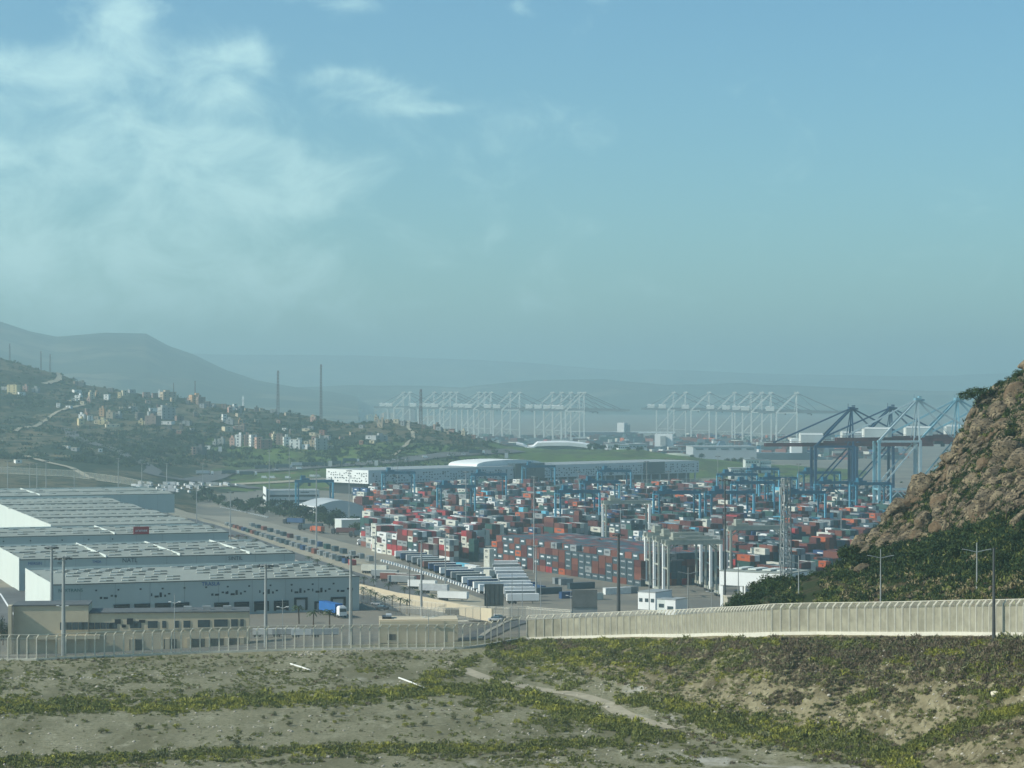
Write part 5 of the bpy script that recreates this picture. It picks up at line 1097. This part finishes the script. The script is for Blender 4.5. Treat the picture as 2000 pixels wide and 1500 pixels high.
def palm_make():
    t_ = root('palm_tree', (0, 0, 0), 0, 'x', 'palm', 'x'); b_ = MB(); b_.bar((0, 0, -.3), (.15, 0, 5.2), .5, n=6, w2=.34); b_.build('trunk', M['bark'], t_); L_ = []
    for k in range(18):
        a = k*2.4; prev = np.array([.15, 0, 5.2]); el = .9-.09*k
        for s in range(4):
            nx = prev+np.array([math.cos(a)*.62, math.sin(a)*.62, .45*math.sin(el-.55*s)]); sd_ = np.array([-math.sin(a), math.cos(a), -.3])*.28
            L_ += [[prev-sd_, nx, prev+sd_]]; prev = nx
    put('crown', tris_mesh('crown', np.array(L_), LEAF[4]), t_); return t_
PM = Proto(palm_make)
pp = [(413,1045),(428,1052),(441,1060),(466,1064),(481,1066),(500,1072),(515,1080),(548,1090),(567,1098),(604,1108),(620,1114),(644,1124),(664,1132),(684,1140),(711,1150),(731,1156),(759,1165),(790,1172),(818,1180),(846,1188)]
for i, (px, y) in enumerate(pp): PM.at(hit1(px, y, 560), i*1.1, f'small palm, {ordn(i)} from the far end of the row beside the railway fence')['group'] = 'palms beside the railway fence'
for i, (px, y) in enumerate(((709,1172),(724,1178),(734,1184),(752,1192),(766,1190),(781,1196),(795,1200),(584,1222),(644,1228),(612,1230))): PM.at(hit1(px, y, 545), i*1.3, f'small palm, {ordn(i)} of those between the warehouse dock and the retaining wall')['group'] = 'palms near the retaining wall'
CY = Proto(tree_make('cypress_tree', 9, 1.5, LEAF[5], nleaf=500, lobes=9, sq=2.0, size=.35, low=.0))
for i, (px, y) in enumerate(((6,1262),(14,1264),(2,1255),(20,1258),(96,1192))): 
    p = hit1(px, y, 560); CY.at(p, i, f'dark cypress, {ordn(i)} of those beside the beige office block', (1, 1, .85 if i < 4 else .5))['group'] = 'cypresses beside the beige office'

# ------------------------------------------------------------------ rocks of the right hill
RK = []
for k in range(7):
    vs, fs = ico(3, k+1, .36, (1, .85, .75), 1.25, 1); RK.append(np_mesh('boulder', vs, fs, M['rock'], smooth=True))
sx, sy = rng.uniform(1590, 2090, 9000), rng.uniform(700, 1180, 9000)
H_ = hits(sx, sy, 362, 620); rr = random.Random(9); nb = 0
special = {0: (1868,852,2.6,'big round orange boulder balanced on the ridge of the rocky hill'),1:(1906,838,4.6,'tall pale boulder carrying the lone pine'),2:(1790,925,5.0,'large tan slab jutting from the ridge below the round orange boulder'),3:(1748,972,4.6,'broad pale slab on the ridge above the container yard'),4:(1728,1002,3.2,'dark browned boulder at the left end of the upper ledge'),
  5:(1960,882,4.6,'long tan slab lying across the middle of the rocky hill'),6:(1930,920,3.8,'fissured grey brown boulder in the middle of the rocky hill'),7:(1985,900,4.2,'large sloping slab at the right edge of the photo'),8:(1855,925,3.4,'rounded tan boulder under the long slab'),9:(1825,1000,2.4,'upright pale boulder above the green scrub'),10:(1985,1012,3.6,'low broad boulder near the right edge above the scrub'),11:(1668,1062,3.2,'tan slab at the lowest tip of the ridge'),12:(1700,1040,2.6,'rounded dark boulder on the lower ridge'),13:(1972,765,3.8,'pale slab near the top right corner of the hill'),14:(1940,800,3.6,'broad tan boulder right of the lone pine')}
def boulder(X, D, Z, s, label, grp=None):
    o = put('boulder', RK[rr.randrange(7)], None, (X, D, Z+s*.12)); o.rotation_euler = (rr.uniform(-.4, .4), R(-22)+rr.uniform(-.5, .5), rr.uniform(-.9, .9))
    o.scale = (s*rr.uniform(.95, 1.4), s*rr.uniform(.85, 1.1), s*rr.uniform(.7, 1.05)); tag(o, label, 'boulder', grp)
for k, (px, y, s, lab) in special.items():
    px += 10; s *= .78; p = hit1(px, y+8, 400, 700)
    if p.y > 650: p = Vector((XD(px, 470), 470, hz(XD(px, 470), 470)))
    boulder(p.x, p.y, p.z, s, lab)
small = []; vs1, fs1 = ico(2, 11, .45, (1, .85, .7), 1.3, 1); vs2, fs2 = ico(2, 17, .45, (1.2, .8, .6), 1.5, 1); off = 0; SV = []; SF = []
for X, D, Z, i in H_:
    px = CX+X*F/D; y = sy[i]; m_ = float(vnoise(np.array([X/9.]), np.array([(Z*2+D*.4)/9.]))[0])
    low = 1000+(2000-px)*.28                                             # scrub takes over towards the foot
    dens_ = 1.0 if y < low else .05
    if rr.random() > dens_*(.9 if m_ > -.18 else .22): continue
    if nb < 240 and rr.random() < .2: boulder(X, D, Z-.2, rr.uniform(.8, 1.9)*(1.6 if rr.random() < .14 else 1), 'tan granite boulder bedded in the scrub of the rocky hill', 'granite boulders of the rocky hill'); nb += 1
    elif len(SV) < 2600:
        s = rr.uniform(.3, .95)*(1 if rr.random() < .8 else 1.4); v = (vs1 if rr.random() < .5 else vs2)*np.array([s*rr.uniform(.9, 1.4), s*rr.uniform(.8, 1.2), s*rr.uniform(.75, 1.1)]); a = rr.uniform(0, 6); c_, s_n = math.cos(a), math.sin(a)
        t1 = -.42; v = v@np.array([[math.cos(t1), 0, -math.sin(t1)], [0, 1, 0], [math.sin(t1), 0, math.cos(t1)]])
        v = np.stack([v[:, 0]*c_*.3+v[:, 0]*.7, v[:, 1]+v[:, 0]*s_n*.2, v[:, 2]], 1); SV.append(v+np.array([X, D, Z+.1*s])); SF.append((fs1)+off); off += len(v)
o = put('rubble', np_mesh('rubble', np.concatenate(SV), np.concatenate(SF), M['rock'], smooth=True)); tag(o, 'countless small tan rocks strewn between the boulders of the rocky hill', 'rocks', kind='stuff')

# scrub on the rocky hill
def clumps(name, label, C_, Rr, mats, mi, k=26, size=.16, sq=.75, up=.5):
    n = len(C_); C_ = np.asarray(C_, float); Rr = np.asarray(Rr, float)
    d = rng.normal(size=(n, k, 3)); d /= np.linalg.norm(d, axis=2)[..., None]; d[..., 2] = np.abs(d[..., 2])*sq; u = .35+.65*rng.random((n, k, 1))
    p = C_[:, None]+d*u*Rr[:, None, None]; a = rng.normal(size=(n, k, 3)); a[..., 2] = np.abs(a[..., 2])+up; b_ = rng.normal(size=(n, k, 3)); a /= np.linalg.norm(a, axis=2)[..., None]; b_ /= np.linalg.norm(b_, axis=2)[..., None]
    s = (Rr*size*2.0)[:, None, None]*(.6+.9*rng.random((n, k, 1))); T = np.stack([p, p+a*s*1.3, p+b_*s*.7], 2).reshape(-1, 3, 3)
    m = np.repeat(np.asarray(mi), k); flip = rng.random(len(m)) < .05; m = np.where(flip, rng.integers(0, len(mats), len(m)), m)
    o = put(name, tris_mesh(name, T, mats, m)); tag(o, label, 'ground cover', kind='stuff'); return o
sx, sy = rng.uniform(1400, 2090, 15000), rng.uniform(720, 1200, 15000); cc_, rr_, mm_ = [], [], []
for X, D, Z, i in hits(sx, sy, 362, 620):
    px = CX+X*F/D; y = sy[i]; m_ = float(vnoise(np.array([X/11.+20]), np.array([(Z*2+D*.4)/11.]))[0]); low = 1000+(2000-px)*.28
    if px < 1600: pr_ = .55 if not (1565 < px < 1640 and y > 1110) else .12
    else: pr_ = .95 if y > low else (.85 if m_ > .07 else .17)
    if y > 1140 and px > 1560: pr_ *= .45
    if rng.random() > pr_: continue
    cc_.append((X, D, Z)); rr_.append(rng.uniform(.5, 1.25)*(1.3 if y > low else 1)); mm_.append(rng.choice([0, 0, 0, 1, 1, 1, 2]) if y < 1130 or px < 1600 else rng.choice([0, 0, 1, 2, 4]))
clumps('scrub', 'dense dark green scrub covering the foot and gullies of the rocky hill', cc_, rr_, [LEAF[4], LEAF[5], LEAF[1], LEAF[3], LEAF[6]], mm_, 64, .13, .8)
BU = Proto(tree_make('dark_bush', 4.2, 4.2, LEAF[4], 'bush', nleaf=2600, lobes=9, sq=.7, size=.5, low=.05)); BU2 = Proto(tree_make('dark_bush', 3.4, 3.6, LEAF[5], 'bush', nleaf=2200, lobes=8, sq=.7, size=.45, low=.05))
bl = [(1408,1190),(1424,1184),(1436,1176),(1450,1164),(1462,1178),(1468,1152),(1480,1166),(1486,1144),(1498,1158),(1500,1136),(1512,1170),(1516,1146),(1530,1134),(1534,1158),(1548,1144),(1552,1166),(1565,1134),(1572,1150),(1584,1138),(1592,1124),(1444,1188),(1478,1186),(1520,1184)]
for i, (px, y) in enumerate(bl):
    D = 470+ (1600-px)*.12-(y-1150)*.5; X = XD(px, D); s = rh.uniform(.6, .9); z = min(hz(X, D), CH-(y+14-HY)*D/F)
    (BU if i % 2 else BU2).at((X, D, z-.4), i*1.3, f'dark green bush, {ordn(i)} counted along the thicket left of the rocky hill', (s, s, s))['group'] = 'dark bushes left of the rocky hill'
for i, (px, y) in enumerate(((1655,1085),(1690,1092),(1725,1085),(1762,1068),(1800,1085),(1840,1070),(1880,1085),(1925,1060),(1960,1090),(1990,1050),(1650,1125),(1740,1120),(1830,1120),(1930,1125),(1760,935),(1905,985),(1975,845),(1890,875),(1990,730),(1955,745))):
    p = hit1(px, y+8, 400, 700); s = rh.uniform(.5, .85) if i < 14 else .42
    (BU2 if i % 2 else BU).at((p.x, p.y, p.z-.5), i*1.3, f'dark rounded bush growing on the rocky hill, {ordn(i)} counted from the foot upwards', (s, s, s))['group'] = 'bushes on the rocky hill'
# lone pine and bare trunks
p = hit1(1908, 812, 420, 700); p = p if p.y < 600 else Vector((XD(1908, 468), 468, hz(XD(1908, 468), 468)))
t_ = root('pine_tree', p, 0, 'lone wind bent pine with a flat crown on top of a pale boulder', 'pine tree')
b_ = MB(); b_.bar((1.0, 0, -1), (.2, 0, 2.4), .5, n=6, w2=.3); b_.bar((.2, 0, 2.4), (-1.6, 0, 4.0), .26, n=5); b_.bar((.2, 0, 2.4), (1.5, 0, 4.2), .24, n=5); b_.build('trunk', M['bark'], t_)
put('crown', tris_mesh('crown', np.concatenate([leaf_cloud((-2.2, 0, 3.6), 2.0, 500, .35, .45), leaf_cloud((-.4, 0, 4.4), 2.3, 600, .35, .45), leaf_cloud((1.8, 0, 4.5), 1.8, 400, .35, .5)]), LEAF[4]), t_)
for i, (px, yb, yt) in enumerate(((1752,1058,1020),(1853,1040,985),(1846,1045,990),(1964,1025,975),(1690,1008,980))):
    p = hit1(px, yb, 400, 700); h = (yb-yt)*p.y/F; t_ = root('dead_tree', p, 0, f'bare dead trunk, {ordn(i)} listed on the rocky hill scrub', 'dead tree', 'dead trees on the rocky hill')
    b_ = MB(); b_.bar((0, 0, -.5), (.3, 0, h), .28, n=5, w2=.1); b_.build('trunk', M['bark'], t_); b_ = MB(); b_.bar((.15, 0, h*.6), (1.0, .3, h*.85), .08); b_.bar((.2, 0, h*.7), (-.6, .2, h), .07); b_.build('branch', M['bark'], t_)

# scrub texture on the village hill
sx, sy = rng.uniform(-30, 1000, 9000), rng.uniform(695, 915, 9000); cc_, rr_, mm_ = [], [], []
for X, D, Z, i in hits(sx, sy, 2040, 3700):
    m_ = float(vnoise(np.array([X/60.]), np.array([D/110.]))[0]+.5*vnoise(np.array([X/20.]), np.array([D/40.]))[0])
    if Z < 14 or rng.random() > (.9 if m_ > .0 else .2): continue
    cc_.append((X, D, Z-.5)); rr_.append(rng.uniform(2.4, 5.5)); mm_.append(rng.choice([0, 1, 1, 1]))
clumps('hill_scrub', 'patchy dark scrub spread over the village hill', cc_, rr_, [LEAF[4], LEAF[5], LEAF[1]], mm_, 22, .22, .5, .2)

# ------------------------------------------------------------------ foreground ground cover
def band_pts(line, half, n):
    xs = [p[0] for p in line]; ys = [p[1] for p in line]; seg = np.hypot(np.diff(xs), np.diff(ys)); cum = np.concatenate([[0], np.cumsum(seg)]); u = rng.random(n)*cum[-1]
    g_ = rng.normal(size=n)*.5; hh_ = half if np.isscalar(half) else np.interp(u, cum, half)
    return np.interp(u, cum, xs)+rng.normal(size=n)*6, np.interp(u, cum, ys)+np.clip(g_, -1.3, 1.3)*hh_
VX, VY, VM, VR = [], [], [], []
def veg(xy, pal, r0, r1, thin=None):
    x, y = xy; n = len(x)
    if thin is not None: keep = (vnoise(x/34., y/11.)+.4*vnoise(x/11., y/5.)) > thin; x, y = x[keep], y[keep]; n = len(x)
    VX.append(x); VY.append(y); c0 = rng.choice(pal, n); q0 = vnoise(x/45.+3, y/9.)+.5*vnoise(x/14., y/4.+8); VM.append(np.where((c0 == 0) & (q0 < .06), 1, np.where((c0 == 1) & (q0 > .16) & (0 in pal), 0, c0))); VR.append(rng.uniform(r0, r1, n))
yel, mix_, dry, gry = [0, 0, 1, 1, 1], [0, 1, 1, 1, 3], [2, 2, 2, 3, 1], [3, 3, 1, 1, 2]
veg(band_pts([(-20,1384),(120,1382),(240,1380),(330,1384),(420,1372),(520,1366),(640,1364),(760,1358),(860,1348),(935,1350)], 14, 3300), yel+[1], .25, .65, -.38)
veg(band_pts([(0,1352),(60,1362),(130,1372),(200,1378)], 14, 500), yel, .2, .45, -.1)
veg(band_pts([(-20,1492),(150,1486),(330,1478),(520,1470),(700,1466),(880,1464),(1020,1460),(1130,1452),(1240,1450),(1330,1440)], 11, 3600), mix_, .22, .6, -.36)
veg(band_pts([(-20,1504),(400,1492),(800,1482),(1100,1476)], 7, 900), gry, .18, .4, -.05)
veg(band_pts([(935,1350),(1000,1352),(1060,1372),(1100,1392),(1160,1404),(1210,1422),(1280,1436)], [16,16,18,20,20,22,12], 1900), yel, .28, .7, -.3)
veg(band_pts([(850,1348),(920,1372),(980,1392),(1040,1410),(1110,1420)], 20, 700), mix_, .22, .5, -.05)
veg(band_pts([(820,1340),(850,1322),(900,1305),(930,1290)], 14, 420), mix_, .3, .6, -.25)
veg(band_pts([(1210,1366),(1290,1374),(1350,1392),(1400,1412),(1470,1424),(1560,1438),(1640,1448),(1700,1462),(1790,1498)], [10,14,20,26,28,24,24,22,18], 2900), yel+[1, 1, 3], .28, .7, -.3)
veg(band_pts([(1480,1440),(1560,1462),(1640,1484),(1700,1500)], 6, 420), [1, 2, 2, 0], .25, .5)
veg(band_pts([(1715,1486),(1790,1462),(1850,1436),(1920,1410),(2010,1386)], 10, 1100), yel, .25, .6, -.3)
veg(band_pts([(1830,1440),(1900,1436),(2010,1420)], 14, 420), [2, 2, 3], .25, .5, -.1)
veg(band_pts([(1890,1320),(1940,1302),(2000,1296)], 10, 200), yel, .3, .6, -.2)
veg(band_pts([(1660,1376),(1690,1368),(1710,1358)], 9, 120), yel, .35, .6); veg(band_pts([(1870,1358),(1930,1366),(1990,1356)], 10, 260), yel, .35, .6, -.1)
# bank below the panel fence
n = 8500; x = rng.uniform(950, 2040, n); y = 1250+np.abs(rng.normal(size=n))*38; ylim = np.interp(x, [950,1000,1100,1200,1300,1500,1800,2040], [1285,1320,1350,1355,1345,1340,1345,1330]); k = y < ylim
x, y = x[k], y[k]; br = rng.random(len(x)) < np.interp(x, [950,1300,1500,1650,2000], [.12,.3,.55,.75,.6]); qn = vnoise(x/55., y/16.)+.5*vnoise(x/20., y/8.); br = (qn+np.interp(x, [950,1300,1500,1650,2000], [-.3,-.1,.05,.3,.15])) > .05; mm = np.where(br, rng.choice([2, 2, 3], len(x)), np.where(vnoise(x/30.+5, y/10.) > .12, 0, rng.choice([1, 1, 3], len(x))))
VX.append(x); VY.append(y); VM.append(mm); VR.append(rng.uniform(.25, .62, len(x)))
veg((rng.uniform(960, 1330, 900), rng.uniform(1255, 1350, 900)), yel+[1, 1], .35, .75, .05)
veg((rng.uniform(1280, 2030, 5200), rng.uniform(1290, 1495, 5200)), gry+[1, 1], .18, .5, -.1); veg((rng.uniform(1500, 2030, 1800), rng.uniform(1300, 1380, 1800)), [2, 2, 2, 3], .25, .6, .0)
# thin scatter over the field
veg((rng.uniform(-20, 900, 3600), 1284+rng.random(3600)*95), gry+[1, 1, 1, 1], .18, .42, -.1)
veg((rng.uniform(-20, 1400, 1500), rng.uniform(1385, 1500, 1500)), [1, 1, 3, 2], .10, .26, .0); veg((rng.uniform(-20, 1400, 420), rng.uniform(1388, 1500, 420)), [1, 1, 3], .3, .55, .0)
veg(band_pts([(-20,1313),(200,1322),(400,1318),(520,1316),(700,1312),(800,1306)], 7, 620), mix_, .2, .42, -.08)
veg(band_pts([(-20,1290),(200,1290),(420,1284),(700,1282),(900,1276)], 5, 260), gry, .2, .4)
veg((rng.uniform(150, 620, 700), rng.uniform(1325, 1362, 700)), mix_, .15, .36, .0)
veg((rng.uniform(900, 1400, 900), rng.uniform(1462, 1504, 900)), mix_, .15, .4, 0)
VX, VY, VM, VR = map(np.concatenate, (VX, VY, VM, VR)); cc_, mi_, r_ = [], [], []
for X, D, Z, i in hits(VX, VY, 285, 545): cc_.append((X, D, Z-.03)); mi_.append(VM[i]); r_.append(VR[i]*(1.7 if i % 13 == 0 else 1))
clumps('ground_cover', 'low yellow green and brown shrubs covering the field and the bank', cc_, np.array(r_)*1.2, LEAF[:4], mi_, 46, .17, .7, .7)
SH = [Proto(tree_make('small_shrub', .75, .7, LEAF[i], 'shrub', nleaf=260, lobes=5, size=.16, trunk=.03, low=.05)) for i in (1, 3, 0)]
iso = [(635,1387),(656,1384),(676,1384),(764,1386),(798,1386),(830,1384),(862,1380),(651,1400),(670,1398),(561,1404),(514,1404),(845,1399),(820,1398),(778,1404),(790,1405),(912,1381),(886,1406),(934,1396),(292,1426),(270,1424),(345,1424),(322,1422),(198,1433),(208,1432),(448,1448),(462,1455),(792,1421),(806,1420),(828,1418),(858,1434),(1024,1382),(1052,1400),(1064,1408),(1082,1411),(692,1282),(705,1290),(770,1282),(795,1287),(812,1288),(965,1316),(978,1322),(990,1318),(1004,1310),(1012,1318),(862,1296),(902,1322),(888,1324),(632,1278),(1100,1430),(565,1418),(654,1414),(600,1430),(536,1398),(930,1410),(955,1422),(1230,1484),(1060,1484),(1480,1462),(1500,1466),(1660,1440)]
for i, (px, y) in enumerate(iso):
    s = rh.uniform(.8, 1.5); SH[i % 3].at(hit1(px, y, 285, 545), i*.9, 'small rounded olive shrub standing apart on the bare field', (s, s, s*.85))['group'] = 'isolated shrubs on the bare field'
# pale stones, pipes
sv, sf, off = [], [], 0; v0, f0 = ico(1, 5, .3)
lx, ly = band_pts([(-10,1327),(200,1324),(360,1316),(520,1314),(640,1308)], 3, 140); l2, m2 = band_pts([(0,1378),(300,1369),(520,1360),(800,1350)], 5, 120); l3, m3 = rng.uniform(950, 2020, 900), rng.uniform(1255, 1490, 900); l4, m4 = band_pts([(560,1280),(640,1276),(760,1268),(880,1272)], 5, 240); l5, m5 = rng.uniform(-10, 1300, 500), rng.uniform(1285, 1498, 500)
for X, D, Z, i in hits(np.concatenate([lx, l2, l3, l4, l5]), np.concatenate([ly, m2, m3, m4, m5]), 285, 560):
    s = rr.uniform(.08, .26)*(1.6 if rr.random() < .06 else 1); sv.append(v0*s*np.array([rr.uniform(.8, 1.5), 1, .7])+np.array([X, D, Z+s*.2])); sf.append(f0+off); off += len(v0)
tag(put('stones', np_mesh('stones', np.concatenate(sv), np.concatenate(sf), mat('stone', (.42,.38,.31), var=.3, vs=.3), smooth=True)), 'pale stones scattered over the dry field and the bank', 'stones', kind='stuff')
for i, (a, c_, lab) in enumerate((((567,1298),(606,1311),'long white pipe lying on the bare field left of the tracks'),((779,1326),(830,1346),'white pipe lying beside the shrubs below the curving fence'),((1158,1394),(1194,1405),'short white pipe half buried in yellow shrubs'),((1250,1425),(1272,1432),'shortest white pipe near the foot of the bank'))):
    p, q_ = hit1(*a, 285, 545), hit1(*c_, 285, 545); b_ = MB(); n = 10; up = Vector((0, 0, .16))
    pts = [p.lerp(q_, t/n) for t in range(n+1)]; pts = [Vector((v.x, v.y, hz(v.x, v.y))) for v in pts]
    for u_, v_ in zip(pts, pts[1:]): b_.bar(tuple(u_+up), tuple(v_+up), .34, n=8)
    tag(b_.build('pipe', M['pipe']), lab, 'pipe')
p = hit1(1945, 1362, 285, 545); vs, fs = ico(3, 21, .35, (1.5, 1, .8), 1.3, 1); o = put('stone_block', np_mesh('stone_block', vs*.75, fs, mat('pale_stone', (.62,.56,.42), var=.1), smooth=True), None, p+Vector((0, 0, .3))); tag(o, 'pale angular boulder on the bank near the right edge', 'boulder')

# ------------------------------------------------------------------ haze: one even body of air round everything
hb = MB().box((0, 9500, 195), (34000, 21600, 440)); ho = hb.build('haze', []); tag(ho, kind='stuff')
hm = bpy.data.materials.new('haze_air'); hm.use_nodes = True; t = hm.node_tree; t.nodes.clear()
o_ = t.nodes.new('ShaderNodeOutputMaterial'); pv = t.nodes.new('ShaderNodeVolumePrincipled')
pv.inputs['Color'].default_value = (.73, .96, .96, 1); pv.inputs['Density'].default_value = 0.000182; pv.inputs['Anisotropy'].default_value = 0.48
t.links.new(pv.outputs[0], o_.inputs['Volume']); ho.data.materials.append(hm)
